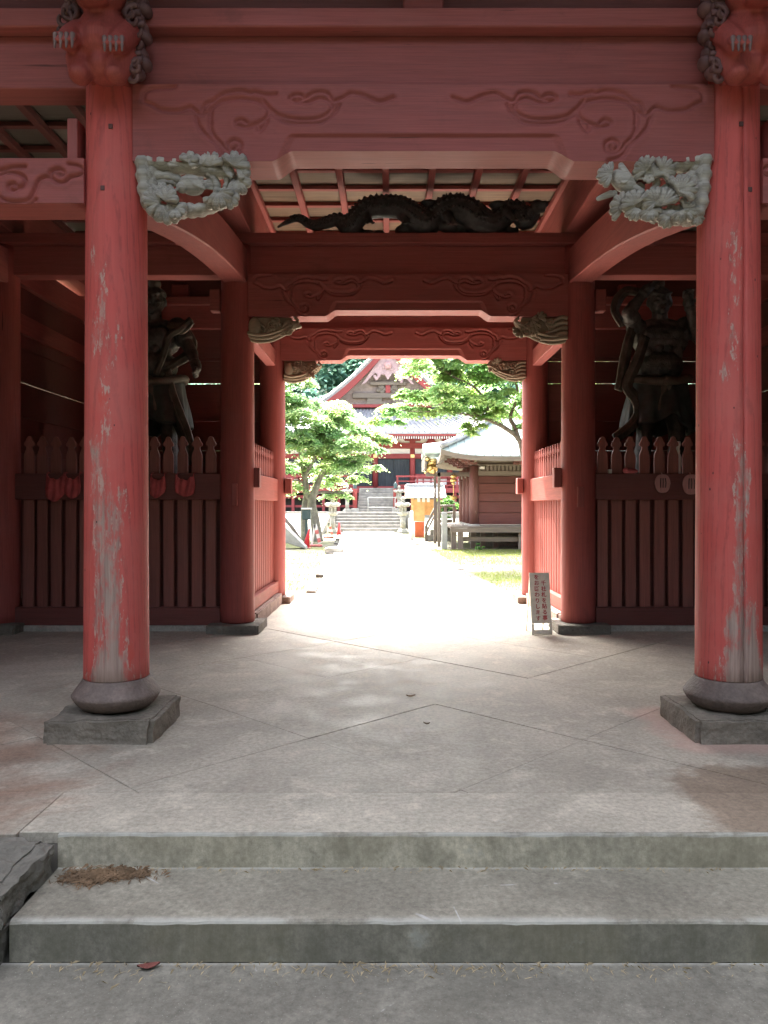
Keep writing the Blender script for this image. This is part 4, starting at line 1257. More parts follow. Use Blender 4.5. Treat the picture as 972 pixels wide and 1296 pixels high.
def guardian(cx, cy, s, label, pose):
    """s mirrors the figure left to right"""
    root = thing('guardian_statue', label, 'statue', (cx, cy, 0), 'guardian statues in the gate niches')
    def P(x, y, z): return (cx + s * x, cy + y, z)
    b = MB()
    # torso: pelvis, belly, chest with strong muscles
    b.ell(P(0, 0, 3.05), (.36, .25, .20)); b.ell(P(0, -.03, 3.32), (.325, .24, .24)); b.ell(P(0.02, 0, 3.68), (.385, .235, .25))
    b.ell(P(0.02, .02, 3.86), (.30, .17, .13))
    for sx in (-1, 1):
        b.ell(P(.02 + sx * .13, -.165, 3.74), (.135, .07, .095))
        b.ell(P(.02 + sx * .20, -.10, 3.50), (.07, .08, .12))
        for k in range(3): b.ell(P(.01 + sx * .06, -.185 + .01 * k, 3.55 - .115 * k), (.058, .035, .052))
        for k in range(3): b.cap(P(.02 + sx * .20, -.12, 3.62 - .06 * k), P(.02 + sx * .26, .0, 3.66 - .06 * k), .022, .016)
    b.ell(P(0, -.19, 3.26), (.06, .03, .05))
    b.cap(P(.02, 0, 3.86), P(0, -.04, 4.06), .115, .10)
    # head: brow, eyes, nose, open mouth, jaw, ears
    b.ell(P(0, -.05, 4.20), (.150, .165, .185)); b.ell(P(0, -.09, 4.10), (.115, .12, .10))
    for sx in (-1, 1):
        b.cap(P(sx * .02, -.205, 4.245), P(sx * .115, -.165, 4.285), .026, .018)
        b.ell(P(sx * .058, -.192, 4.215), (.030, .022, .020)); b.ell(P(sx * .085, -.165, 4.15), (.048, .04, .036))
        b.ell(P(sx * .152, -.04, 4.18), (.022, .04, .062)); b.cap(P(sx * .02, -.20, 4.095), P(sx * .06, -.18, 4.085), .018, .012)
    b.cap(P(0, -.205, 4.235), P(0, -.238, 4.158), .022, .036)
    b.ell(P(0, -.195, 4.055), (.055, .03, .018)); b.ell(P(0, -.175, 4.02), (.05, .04, .03))
    # hair drawn up
    b.ell(P(0, .0, 4.30), (.155, .16, .10))
    # arms
    for a0, e0, h0, hd, sp in pose['arms']:
        A, E, H = P(*a0), P(*e0), P(*h0)
        b.ell(A, (.135, .13, .13)); b.cap(A, E, .115, .085); mid = (Vector(A) + Vector(E)) / 2
        b.ell(mid + Vector((0, -.02, .02)), (.11, .11, .11)); b.cap(E, H, .088, .055)
        b.ell((Vector(E) * .7 + Vector(H) * .3), (.085, .085, .085))
        b.tube([Vector(H) + (Vector(E) - Vector(H)) * .12, Vector(H) + (Vector(E) - Vector(H)) * .2], .075, 12)
        b.tube([Vector(A) + (Vector(E) - Vector(A)) * .55, Vector(A) + (Vector(E) - Vector(A)) * .68], .118, 12)
        hand(b, H, (s * hd[0], hd[1], hd[2]), s, .08, .55, (s * sp[0], sp[1], sp[2]))
    # legs below the skirt, gaiters, feet with toes on the rock
    for sx, kx, fx in pose['legs']:
        K = P(kx, -.06, 2.52); A = P(fx, .0, 1.52)
        b.cap(P(sx * .15, 0, 3.0), K, .165, .12); b.cap(K, A, .115, .07)
        b.ell((Vector(K) * .65 + Vector(A) * .35) + Vector((0, .05, 0)), (.10, .10, .17))
        b.ell(K, (.115, .115, .10)); b.cap(A, P(fx, -.20, 1.43), .075, .06, flat=.8)
        for k in range(5): b.cap(P(fx + (k - 2) * .03, -.21, 1.425), P(fx + (k - 2) * .034, -.27 + .012 * abs(k - 1), 1.415), .020, .016, 7)
    me = remesh(b, 'body', 0.0125, 1); me.materials.append(M_statue); link('body', me, root)
    # topknot
    t = MB(); t.ell(P(0, .0, 4.44), (.085, .085, .085)); t.cap(P(0, 0, 4.37), P(0, 0, 4.41), .075, .07)
    for k in range(8):
        a = k * math.pi / 4; t.cap(P(.05 * math.cos(a), .05 * math.sin(a), 4.40), P(.03 * math.cos(a), .03 * math.sin(a), 4.52), .028, .012)
    part('topknot', t, M_statue_cloth, root)
    # skirt with folds
    k = MB(); na, nz_ = 72, 16; v = []; f = []
    for i in range(nz_ + 1):
        q = i / nz_
        for j in range(na):
            a = 2 * math.pi * j / na
            fold = 0.035 * q * math.sin(9 * a + 2.2 * q) + .02 * q * math.sin(17 * a - 3 * q)
            rx = .38 + .10 * q + fold; ry = .27 + .11 * q + fold
            split = max(0, math.cos(a + math.pi / 2)) ** 6
            z = 3.14 - (.68 - .18 * split + .05 * math.sin(6 * a)) * q
            v.append(P(rx * math.cos(a) - .01, ry * math.sin(a) - .02, z))
    for i in range(nz_):
        for j in range(na):
            f.append((i * na + j, i * na + (j + 1) % na, (i + 1) * na + (j + 1) % na, (i + 1) * na + j))
    k.add(v, f, 0, True)
    o = part('skirt', k, M_statue_green, root)
    sm = o.modifiers.new('solid', 'SOLIDIFY'); sm.thickness = .035
    w = MB()
    n = 40
    w.tube([P(.40 * math.cos(2 * math.pi * i / n) - .01, .285 * math.sin(2 * math.pi * i / n) - .02, 3.12 + .04 * math.cos(2 * math.pi * i / n * 2)) for i in range(n + 1)], .055, 10)
    w.ell(P(0, -.29, 3.10), (.09, .06, .07)); w.cap(P(-.02, -.30, 3.08), P(-.10, -.32, 2.72), .045, .03, flat=.5); w.cap(P(.03, -.30, 3.08), P(.08, -.32, 2.75), .045, .03, flat=.5)
    part('sash', w, M_statue_cloth, root)
    # floating scarf
    sc = MB()
    for pts, wd in pose['scarf']:
        L = smooth_line([P(*p) for p in pts], 6); m_ = len(L)
        sc.strip(L, [wd * (1 - .25 * abs(2 * i / (m_ - 1) - 1)) for i in range(m_)], .028, (0.35 * s, -1, 0.15))
        sc.tube([p + Vector((0, -.012, 0)) for p in L], .018, 6)
    part('scarf', sc, M_statue_cloth, root)
    if pose.get('club'):
        a, e = pose['club']; c_ = MB()
        A, E = Vector(P(*a)), Vector(P(*e))
        c_.tube([A.lerp(E, t) for t in (0, .08, .12, .3, .45, .5, .55, .7, .88, .92, 1)], [.01, .04, .06, .035, .03, .045, .03, .035, .06, .04, .01], 10)
        part('club', c_, M_statue_cloth, root)
    # rock pedestal
    rough_block('rock_base', cx - .62, cx + .62, cy - .5, cy + .5, 0.0, 1.40, .07, M_stone_dark, root, 71 if s > 0 else 72, 10, .12)
    return root
GY = 10.35
guardian(3.62, GY, 1, 'dark guardian statue with one arm raised over its head behind the fence with sandals',
    dict(arms=[((-.31, -.02, 3.86), (-.47, -.20, 4.00), (-.24, -.24, 4.30), (.75, .1, .5), (0, -1, .3)), ((.35, -.02, 3.87), (.42, -.26, 3.70), (.26, -.36, 4.10), (-.1, -.2, 1), (-1, 0, 0))],
         legs=[(-1, -.20, -.26), (1, .22, .26)],
         scarf=[([(-.30, -.05, 3.95), (-.42, -.12, 3.72), (-.50, -.15, 3.40), (-.56, -.18, 3.12), (-.60, -.2, 2.98)], .15), ([(-.24, -.2, 3.7), (-.36, -.22, 3.35), (-.48, -.2, 3.05), (-.36, -.2, 2.86), (-.33, -.2, 2.66), (-.45, -.22, 2.50), (-.66, -.25, 2.34)], .17),
                ([(.40, -.12, 3.75), (.52, -.2, 3.55), (.52, -.25, 3.3), (.60, -.25, 3.1)], .17), ([(-.1, .2, 4.36), (-.38, .2, 4.40), (-.54, .16, 4.15), (-.45, .1, 3.9)], .14)]))
guardian(-3.16, GY, -1, 'dark guardian statue half hidden behind the left front column',
    dict(arms=[((-.31, -.02, 3.86), (-.50, -.10, 3.55), (-.62, -.25, 3.30), (-.2, -.4, -.7), (0, -1, .3)), ((.35, -.02, 3.87), (.55, -.1, 4.02), (.50, -.2, 4.38), (0, -.2, 1), (-1, 0, 0))],
         legs=[(-1, -.20, -.26), (1, .22, .26)], club=((.42, -.26, 4.05), (.60, -.28, 4.75)),
         scarf=[([(-.20, -.1, 3.85), (-.42, -.2, 3.80), (-.55, -.22, 3.90)], .16), ([(-.55, -.22, 3.92), (-.40, -.24, 3.78), (-.26, -.26, 3.68), (-.20, -.26, 3.45), (-.10, -.28, 3.18)], .10),
                ([(-.44, -.05, 3.80), (-.52, -.05, 3.62), (-.46, -.1, 3.46), (-.30, -.15, 3.34), (-.12, -.2, 3.2)], .15), ([(-.20, -.2, 3.25), (-.26, -.22, 2.95), (-.34, -.22, 2.7), (-.48, -.22, 2.35), (-.55, -.24, 2.0)], .22)]))

# ================================================================== OFFERINGS ON THE FENCES
M_bib = m_plain('red_cloth', (0.42, 0.075, 0.075), 0.85, var=0.2, scale=12)
M_straw = m_wood('pale_pink_straw', (0.50, 0.25, 0.23), 'z', fine=60)
M_slot = m_plain('dark_strap', (0.05, 0.03, 0.03), 0.8)
def bib(px0, px1, py0, py1, label, seed):
    Y = YM - 0.105; rr = random.Random(seed)
    w = (px1 - px0) * Y / F; h = (py1 - py0) * Y / F; x0 = PX(px0, Y); zt = PZ(py0, Y)
    m = MB(); nu, nv = 26, 18; v = []; f = []
    ph = rr.uniform(0, 6)
    for j in range(nv + 1):
        q = j / nv
        for i in range(nu + 1):
            u = i / nu
            top = zt - 0.055 * math.sin(math.pi * u) - 0.02 * abs(math.sin(2.5 * math.pi * u))
            bot = zt - h * (0.80 + 0.20 * math.sin(math.pi * u) + 0.05 * math.sin(3 * u + ph))
            wid = 0.86 + 0.14 * math.sin(math.pi * min(1, q * 0.8 + .1))
            x = x0 + w * (0.5 + (u - 0.5) * wid)
            y = Y - 0.012 - 0.018 * math.sin(math.pi * u) * (0.4 + q) + 0.011 * math.sin(5.5 * math.pi * u + ph + 1.5 * q) * (1 - .4 * q) + .007 * math.sin(11 * u + 5 * q)
            v.append((x, y, top + (bot - top) * q))
    for j in range(nv):
        for i in range(nu):
            a = j * (nu + 1) + i
            f.append((a, a + 1, a + nu + 2, a + nu + 1))
    m.add(v, f, 0, True)
    # strings over the rail
    for sx in (0.09, 0.91):
        m.tube([(x0 + w * sx, Y - .008, zt - .02), (x0 + w * sx, Y + .02, zt + .012), (x0 + w * sx + .01, YM - 0.06, 1.84)], .006, 6)
    o = part('bib', m, M_bib)
    s_ = o.modifiers.new('solid', 'SOLIDIFY'); s_.thickness = 0.004
    return tag(o, label, 'bib', 'red bibs hung on the fence')
bib(58, 83, 599, 634, 'creased red cloth bib at the far left end of the fence rail', 1)
bib(81, 103, 599, 630, 'red cloth bib touching the leftmost bib on its right side', 2)
bib(107, 130, 600, 630, 'red cloth bib almost wholly hidden behind the left front column', 3)
bib(190, 210, 600, 630, 'red cloth bib just right of the left front column', 4)
bib(222, 247, 600, 630, 'red cloth bib nearest the passage on the left fence', 5)
def sandal(px, py0, py1, w, label, pxw):
    Y = YM - 0.11
    x = PX(px, Y); z1, z0 = PZ(py0, Y), PZ(py1, Y)
    t = thing('straw_sandal', label, 'sandal', (x, Y, z0), 'straw sandals hung on the fence')
    h = z1 - z0; hw = pxw * Y / F / 2
    out = []
    for k in range(28):
        a = 2 * math.pi * k / 28
        zz = z0 + h / 2 + h / 2 * math.sin(a) * (1.0 if math.sin(a) < 0 else 0.98)
        out.append((x + hw * (math.copysign(abs(math.cos(a)) ** 0.75, math.cos(a))) * (0.96 if math.sin(a) < 0 else 1.0), zz))
    m = MB(); m.prism(out, Y - 0.012, Y + 0.012); part('sole', m, M_straw, t, bevel=0.008, seg=2)
    s_ = MB()
    for dx in (-0.30, 0.0, 0.32):
        s_.tube([(x + hw * dx * 0.9, Y - 0.017, z1 - h * 0.22), (x + hw * dx * 1.1, Y - 0.022, z1 - h * 0.45), (x + hw * dx * 1.0, Y - 0.016, z0 + h * 0.28)], 0.005, 6)
    part('strap', s_, M_slot, t)
    s2 = MB(); s2.tube([(x, Y, z1 - .02), (x, Y + 0.03, z1 + .012), (x, YM - 0.07, 1.845)], .006, 6); part('cord', s2, M_straw, t)
sandal(838.5, 600, 624, 0, 'pale oval straw sandal on the fence rail, the one nearer the passage', 20)
sandal(874.5, 600, 626, 0, 'pale oval straw sandal partly behind the edge of the right front column', 22)
M_pinkstone = m_plain('pink_painted_pebble', (0.52, 0.12, 0.13), 0.5)
m = MB(); m.ell((PX(797, YM), YM - 0.05, 1.862), (.085, .05, .032)); m.ell((PX(790, YM), YM - 0.06, 1.868), (.035, .03, .036))
tag(part('cloth_pouch', m, M_pinkstone), 'small pinkish red pouch lying on top of the right fence rail', 'pouch')
M_paper = m_plain('white_paper', (0.72, 0.69, 0.63), 0.8, var=0.1)
m = MB(); m.box(PX(768.5, YM), PX(773, YM), YM - 0.05, YM - 0.015, 1.837, 1.885)
tag(part('offering_box', m, M_paper, bevel=.004), 'tiny white box on the right fence rail between two pickets', 'box')
m = MB(); m.strip(smooth_line([(PX(861, YM), YM + .06, 2.22), (PX(860, YM), YM + .05, 2.10), (PX(863, YM), YM + .06, 1.98), (PX(862, YM), YM + .05, 1.84)], 4), [.05, .06, .05, .04, .05, .04, .05, .06, .05, .04, .03, .03, .03], .006)
tag(part('paper_strip', m, M_paper), 'crumpled white paper strip hanging behind the right fence pickets', 'paper')

# ================================================================== NOTICE SIGN
M_signw = m_plain('old_cream_paint', (0.86, 0.80, 0.69), 0.6, var=0.14, scale=14)
M_letter = m_plain('red_lettering', (0.50, 0.05, 0.05), 0.6, var=0.2)
sgY = 8.70
sg = thing('notice_sign', 'cream folding notice board with red lettering standing by the right middle column', 'sign', (PX(686, sgY), sgY, 0))
sw, sh = 0.118, 0.70
tilt = R(5)
lean = R(-9)
def SG(x, y, z):
    v = Matrix.Rotation(lean, 3, 'X') @ Vector((x, y, z))
    return Matrix.Rotation(R(7), 3, 'Z') @ v
def sgbox(name, x0, x1, y0, y1, z0, z1, mat):
    m = MB(); m.box(x0, x1, y0, y1, z0, z1); m.v = [tuple(SG(*p)) for p in m.v]; return part(name, m, mat, sg, True, bevel=.003)
sgbox('board', -sw, sw, -.009, .009, .125, sh, M_signw)
sgbox('leg', -sw, -sw + .03, -.012, .012, .0, .123, M_signw)
sgbox('leg', sw - .03, sw, -.012, .012, .0, .123, M_signw)
sgbox('foot_rail', -sw + .032, sw - .032, -.011, .011, .005, .055, M_signw)
def back(x):
    a = SG(x, .02, sh - .03); b = Vector((SG(x, 0, 0).x - 0.03, SG(x, 0, 0).y + .30, 0.0))
    m = MB(); m.strip([a, a.lerp(b, .5), b], .036, .016, (1, 0, 0), smooth=False); part('back_leg', m, M_signw, sg, True)
back(-sw + .02); back(sw - .02)
m = MB(); a = SG(0, .02, 0.18); m.box(-sw + .03, sw - .03, .19, .205, .14, .18); part('back_rail', m, M_signw, sg, True)
def lettering(txt, size, x, zt, step):
    ms = []
    for k, ch in enumerate(txt):
        cu = bpy.data.curves.new('t', 'FONT'); cu.body = ch; cu.size = size; cu.extrude = .0008; cu.align_x = 'CENTER'; cu.offset = 0.0012
        ob = bpy.data.objects.new('t', cu); C.objects.link(ob)
        bpy.context.evaluated_depsgraph_get().update()
        me = bpy.data.meshes.new_from_object(ob.evaluated_get(bpy.context.evaluated_depsgraph_get()))
        bpy.data.objects.remove(ob, do_unlink=True)
        ms.append(([tuple(SG(x + v.co.x, -.0105 + -v.co.z, zt - step * k + v.co.y)) for v in me.vertices], [tuple(p.vertices) for p in me.polygons]))
        bpy.data.meshes.remove(me)
    m = MB()
    for v, f in ms: m.add(v, f)
    return part('lettering', m, M_letter, sg, True)
lettering('千社札を貼る事', .060, .042, .560, .0655)
lettering('をお断わりします', .060, -.038, .628, .0665)

# ================================================================== LITTER ON THE STEPS
M_needle = m_plain('dry_brown_needle', (0.20, 0.125, 0.07), 0.8, var=0.4, tint=0.2)
M_needle2 = m_plain('pale_dry_needle', (0.46, 0.36, 0.22), 0.8, var=0.3)
def needles(name, n, fx, label, mat, seed, l0=.02, l1=.05, th0=.0011):
    rr = random.Random(seed); m = MB()
    for _ in range(n):
        x, y, z = fx(rr); a = rr.uniform(0, math.pi); L = rr.uniform(l0, l1) / 2; bz = rr.uniform(0, .010) if rr.random() < .4 else 0
        th = th0 * rr.uniform(.6, 1.2); dx, dy = math.cos(a) * L, math.sin(a) * L; px, py = -math.sin(a) * th, math.cos(a) * th
        c = rr.uniform(-.3, .3) * L
        m.add([(x - dx - px, y - dy - py, z), (x - dx + px, y - dy + py, z), (x + px - dy * .2 + 0, y + py + c * .2, z + bz + th * 1.6), (x + dx, y + dy, z + bz * .5 + .0006), (x - px, y - py + c * .2, z + th)],
              [(0, 4, 2, 1), (4, 3, 2)])
    o = part(name, m, mat); stuff(o); return tag(o, label, 'litter')
def pile(rr):
    k = rr.random()
    if k < .55: x = rr.gauss(-1.30, .055); y = rr.gauss(3.325, .035)
    else: x = rr.gauss(-1.18, .075); y = rr.gauss(3.35, .028)
    y = min(y, 3.412); x = max(x, -1.455)
    return x, y, -.149 + rr.random() ** 2 * .012
needles('pine_needles', 1700, pile, 'small heap of brown pine needles on the second step at the left', M_needle, 1)
def line1(rr):
    return rr.uniform(-1.4, 2.05), 3.415 - abs(rr.gauss(0, .025)) , -.149 + rr.random() * .003
def line2(rr):
    x = rr.uniform(-1.4, 2.05) if rr.random() < .4 else rr.choice((-1.1, -.82, -.4, -.1, .35, .62, .1, 1.0)) + rr.gauss(0, .12)
    return x, 2.976 - abs(rr.gauss(0, .055)), -.310 + rr.random() * .003
needles('dry_needles', 260, line1, 'pale dry needles scattered along the foot of the upper riser', M_needle2, 2, .012, .034, .0007)
needles('dry_needles', 420, line2, 'pale dry needles scattered along the foot of the lower riser', M_needle2, 3, .012, .042, .0007)
def leaf(px, py, Y, z, L, a, mat, label):
    x = PX(px, Y); m = MB(); v = []; f = []; n = 8
    for i in range(n + 1):
        t = i / n; w = L * .22 * math.sin(math.pi * t) ** .8; lx = (t - .5) * L
        for q in (-1, 0, 1):
            u, w_ = lx, q * w
            v.append((x + u * math.cos(a) - w_ * math.sin(a), Y + u * math.sin(a) + w_ * math.cos(a), z + .004 + .008 * q * q + .01 * (t - .5) ** 2 * 4))
    for i in range(n):
        for q in (0, 1):
            b = i * 3 + q; f.append((b, b + 1, b + 4, b + 3))
    m.add(v, f, 0, True); o = part('fallen_leaf', m, mat); s_ = o.modifiers.new('s', 'SOLIDIFY'); s_.thickness = .0012
    tag(o, label, 'leaf')
M_leafred = m_plain('dry_red_leaf', (0.23, 0.075, 0.06), 0.7)
leaf(188, 1225, 2.94, -.311, .085, .25, M_leafred, 'dry reddish brown leaf at the foot of the lower riser, left')
leaf(520, 883, 5.86, .0, .07, .1, M_needle, 'small dark dry leaf on the gate floor near the middle')
leaf(540, 917, 5.12, .0, .045, -.3, M_needle, 'tiny dark leaf on the gate floor closer to the steps')
# ================================================================== THE COURT BEHIND THE GATE
M_path = m_plain('pale_paving', (0.44, 0.42, 0.38), 0.75, var=0.15, scale=1.2, bump=0.1)
M_kerb = m_stone('kerb_stone', (0.19, 0.175, 0.15), 7, 0.9, 0.4)
M_dred = m_wood('hall_red_timber', (0.30, 0.055, 0.055), 'x')
M_dredz = m_wood('hall_red_post', (0.30, 0.055, 0.055), 'z')
M_plaster = m_plain('white_plaster', (0.74, 0.72, 0.69), 0.9, var=0.08)
M_tile = m_plain('blue_grey_tile', (0.30, 0.31, 0.33), 0.45, var=0.25, scale=3)
M_copper = m_plain('pale_green_copper', (0.38, 0.46, 0.44), 0.5, var=0.18, scale=2)
M_hallstair = m_plain('stair_stone', (0.25, 0.235, 0.21), 0.85, var=0.3, scale=3)
M_darkdoor = m_wood('dark_blue_lattice', (0.028, 0.036, 0.045), 'z', col2=(0.06, 0.075, 0.085), amt=0.9, fine=9)
M_oldwood = m_wood('grey_old_timber', (0.20, 0.165, 0.135), 'x', col2=(0.11, 0.09, 0.075), amt=0.7)
M_oldwoodz = m_wood('grey_old_post', (0.23, 0.19, 0.16), 'z', col2=(0.12, 0.10, 0.085), amt=0.7)
M_wine = m_wood('wine_red_plank', (0.15, 0.05, 0.044), 'x', col2=(0.095, 0.037, 0.033), amt=0.8, chip=(0.27, 0.17, 0.15), chipthr=0.70, tint=0.2)
M_winez = m_wood('wine_red_post', (0.20, 0.085, 0.075), 'z', col2=(0.15, 0.07, 0.062), amt=0.8, chip=(0.33, 0.24, 0.21), chipthr=0.62)
M_orange = m_plain('orange_board', (0.60, 0.35, 0.15), 0.7, var=0.15)
M_vermil = m_plain('vermilion_board', (0.55, 0.11, 0.04), 0.7, var=0.15)
M_cone = m_plain('red_cone_plastic', (0.62, 0.03, 0.045), 0.45, var=0.1)
M_metal = m_plain('pale_grey_metal', (0.62, 0.63, 0.64), 0.4, 0.3, var=0.08)
M_greenbox = m_plain('dark_green_metal', (0.045, 0.085, 0.085), 0.45, var=0.15)
M_lantern = m_stone('lantern_granite', (0.36, 0.345, 0.30), 7, 0.85, 0.35, (0.27, 0.26, 0.22))
M_pinkstripe = m_plain('faded_pink_plastic', (0.55, 0.16, 0.15), 0.5)
M_whitep = m_plain('white_plastic', (0.72, 0.70, 0.68), 0.5, var=0.1)
M_slab = m_plain('light_grey_slab', (0.30, 0.31, 0.295), 0.8, var=0.15)

# path, angled a little to the left
p = MB()
def pathx(y, side):
    c0, c1 = (PX(405, 14.2), PX(435, 44)), (1.80, PX(497, 44))
    if side < 0: return c0[0] + (c0[1] - c0[0]) * (y - 14.2) / (44 - 14.2)
    return c1[0] + (c1[1] - c1[0]) * (y - 12.8) / (44 - 12.8)
ypl = [12.8 + (44.2 - 12.8) * i / 26 for i in range(27)]
pv = []
for y in ypl: pv += [(pathx(y, -1), y, -0.004), (pathx(y, 1), y, -0.004), (pathx(y, 1), y, -0.12), (pathx(y, -1), y, -0.12)]
pf = []
for i in range(26):
    for k in range(4): pf.append((i * 4 + k, i * 4 + (k + 1) % 4, i * 4 + 4 + (k + 1) % 4, i * 4 + 4 + k))
pf += [(3, 2, 1, 0), (104, 105, 106, 107)]
p.add(pv, pf)
path = setting(part('path', p, M_path))
# kerb stones down both sides (pieces of the path)
rr = random.Random(12)
for side in (-1, 1):
    y = 13.0
    while y < 40:
        L = rr.uniform(0.8, 1.5)
        if not (side < 0 and rr.random() < 0.35):
            x = pathx(y + L / 2, side) + side * 0.10; dx = (pathx(y + L, side) - pathx(y, side))
            m = MB(); h = rr.uniform(0.0, 0.05) - (0.02 if side > 0 else 0)
            m.hexa([(x - .09 - dx / 2, y, -.12), (x + .09 - dx / 2, y, -.12), (x + .09 + dx / 2, y + L - .04, -.12), (x - .09 + dx / 2, y + L - .04, -.12)],
                   [(x - .08 - dx / 2, y + .01, h), (x + .08 - dx / 2, y + .01, h - .01), (x + .08 + dx / 2, y + L - .06, h), (x - .08 + dx / 2, y + L - .06, h + .01)])
            part('kerb_stone', m, M_kerb, path, bevel=0.02)
        y += L
rough_block('loose_stone', PX(411, 24), PX(434, 24), 24, 24.5, -.06, .14, .02, M_stone_pale, None, 81, 5, .05)
tag(bpy.data.objects['loose_stone'], 'pale squared stone lying beside the left edge of the path', 'stone')

def bx(name, x0, x1, y0, y1, z0, z1, mat, parent, bevel=0.0):
    m = MB(); m.box(x0, x1, y0, y1, z0, z1); return part(name, m, mat, parent, bevel=bevel)

# ---------------- terrace and stone stairs
ter = MB()
ter.prism([(45.9, -0.1), (45.9, 1.08), (75, 1.08), (75, -0.1)], -28, 28, 0, 'x')
ter.prism([(38.5, -0.06), (45.88, 0.98), (45.88, -0.1)], -24, PX(424, 45) - 0.3, 0, 'x')
ter.prism([(42.5, -0.06), (45.88, 0.75), (45.88, -0.1)], PX(508, 45) + 0.4, 24, 0, 'x')
setting(part('terrace', ter, m_plain('pale_gravel', (0.30, 0.285, 0.245), 0.95, var=0.2, scale=2)))
s1 = thing('stone_stairs', 'broad lower flight of weathered stone steps at the end of the path', 'stairs', (PX(465, 45), 44, 0))
x0, x1 = PX(424, 44), PX(507, 44)
for k in range(6):
    bx('step', x0, x1, 43.9 + .34 * k, 45.95, (-.06 if k == 0 else .18 * k + .002), .18 * (k + 1) - .0, M_hallstair, s1, .02)
rl = MB()
for x in (PX(466, 46.4), PX(500, 46.4)):
    rl.tube([(x, 46.2, 1.08), (x, 46.2, 1.95)], .025, 8)
rl.tube([(PX(466, 46.4), 46.2, 1.95), (PX(500, 46.4), 46.2, 1.95)], .025, 8)
rl.tube([(PX(466, 46.4), 46.2, 1.35), (PX(500, 46.4), 46.2, 1.35)], .025, 8)
tag(part('handrail', rl, M_slab), 'pale metal pipe handrail at the top of the lower stone steps', 'handrail')
s2 = thing('stone_stairs', 'narrow upper flight of stone steps rising between red posts to the hall', 'stairs', (PX(475, 48), 47.5, 1.08))
xa, xb = PX(453, 48), PX(500, 48)
for k in range(9):
    bx('step', xa, xb, 47.3 + .34 * k, 50.7, 1.08 + (.17 * k + .002 if k else 0), 1.08 + .17 * (k + 1), M_hallstair, s2, .02)
for x in (PX(449.5, 47.6), PX(500.5, 47.6)):
    t = thing('newel_post', 'red stair post with a dark bulb cap, %s of the upper stone steps' % ('left' if x < -1 else 'right'), 'post', (x, 47.3, 1.08), 'posts of the upper steps')
    m = MB(); m.lathe([(.14, 0), (.14, 1.35), (.15, 1.36), (.15, 1.42)], (x, 47.3, 1.08), 16); part('shaft', m, M_dredz, t)
    m = MB(); m.lathe([(.13, 0), (.14, .06), (.09, .1), (.13, .2), (.12, .28), (.05, .36), (.01, .42)], (x, 47.3, 2.50), 16); part('cap', m, M_greenbox, t)
    bx('base', x - .22, x + .22, 47.08, 47.52, 1.07, 1.30, M_stone_pale, t, .02)

# ---------------- the main hall
HY = 53.0
hall = thing('temple_hall', 'large red and white temple hall with a gabled tile roof beyond the stone stairs', 'hall', (PX(498, HY), HY + 6, 1.08))
FZ = 2.62
def HX(px): return PX(px, HY)
def HZ(py): return PZ(py, HY)
cols = [334, 381, 428, 475, 522, 569, 616, 663]
for c in cols:
    m = MB(); m.lathe([(.19, 0), (.18, 3.3)], (HX(c), HY, FZ), 16); part('column', m, M_dredz, hall)
for x_ in (HX(334), HX(663)):
    for k in range(1, 5):
        m = MB(); m.lathe([(.19, 0), (.18, 3.3)], (x_, HY + 2.7 * k, FZ), 12); part('column', m, M_dredz, hall)
X0h, X1h = HX(334), HX(663)
bx('floor_beam', X0h - 1.9, X1h + 1.9, 50.85, HY + 13, FZ - .30, FZ, M_dred, hall)
bx('rear_wall', X0h, X1h, HY + .35, HY + .5, FZ + .002, 6.1, M_oldwood, hall)
for sx in (X0h, X1h): bx('side_wall', sx - .06, sx + .06, HY + .2, HY + 11, FZ + .002, 6.1, M_plaster, hall)
bx('sill_beam', X0h, X1h, HY - .12, HY + .12, FZ + .002, FZ + .18, M_dred, hall)
bx('lintel', X0h, X1h, HY - .21, HY + .12, HZ(580.5), HZ(574.5), M_dred, hall)
bx('plaster_band', X0h, X1h, HY - .05, HY + .05, HZ(574.3), HZ(568), M_plaster, hall)
bx('tie_beam', X0h - .3, X1h + .3, HY - .2, HY + .13, HZ(567.8), HZ(561), M_dred, hall)
bx('plaster_frieze', X0h, X1h, HY - .05, HY + .05, HZ(560.8), HZ(553.5), M_plaster, hall)
bx('eave_beam', X0h - 1, X1h + 1, HY - .3, HY - .06, HZ(555.5), HZ(552.2), M_dred, hall)
# doors: dark lattice leaves between the columns
for a, b in zip(cols[:-1], cols[1:]):
    xa_, xb_ = HX(a) + .2, HX(b) - .2
    low = a < 475 or a > 475
    if a in (522, 569, 616, 334):
        # window bay: white panel below, dark lattice above
        bx('wall_panel', xa_, xb_, HY - .03, HY + .03, FZ + .19, HZ(606), M_plaster, hall)
        bx('sill', xa_, xb_, HY - .15, HY + .1, HZ(606) + .002, HZ(600), M_dred, hall)
        zb_ = HZ(600) + .002
        for q in range(1, 4):
            xq = xa_ + (xb_ - xa_) * q / 4
            bx('post', xq - .04, xq + .04, HY - .06, HY - .032, FZ + .19, HZ(606), M_dredz, hall)
    else: zb_ = FZ + .182
    for q in range(2):
        w_ = (xb_ - xa_) / 2
        d_ = bx('door', xa_ + w_ * q + .01, xa_ + w_ * (q + 1) - .01, HY + .02, HY + .07, zb_, HZ(580.8), M_darkdoor, hall)
        m = MB()
        for i in range(9):
            x_ = xa_ + w_ * q + .06 + (w_ - .12) * i / 8
            m.box(x_ - .02, x_ + .02, HY - .005, HY + .018, zb_ + .05, HZ(581.5))
        stuff(part('lattice', m, M_darkdoor, d_))
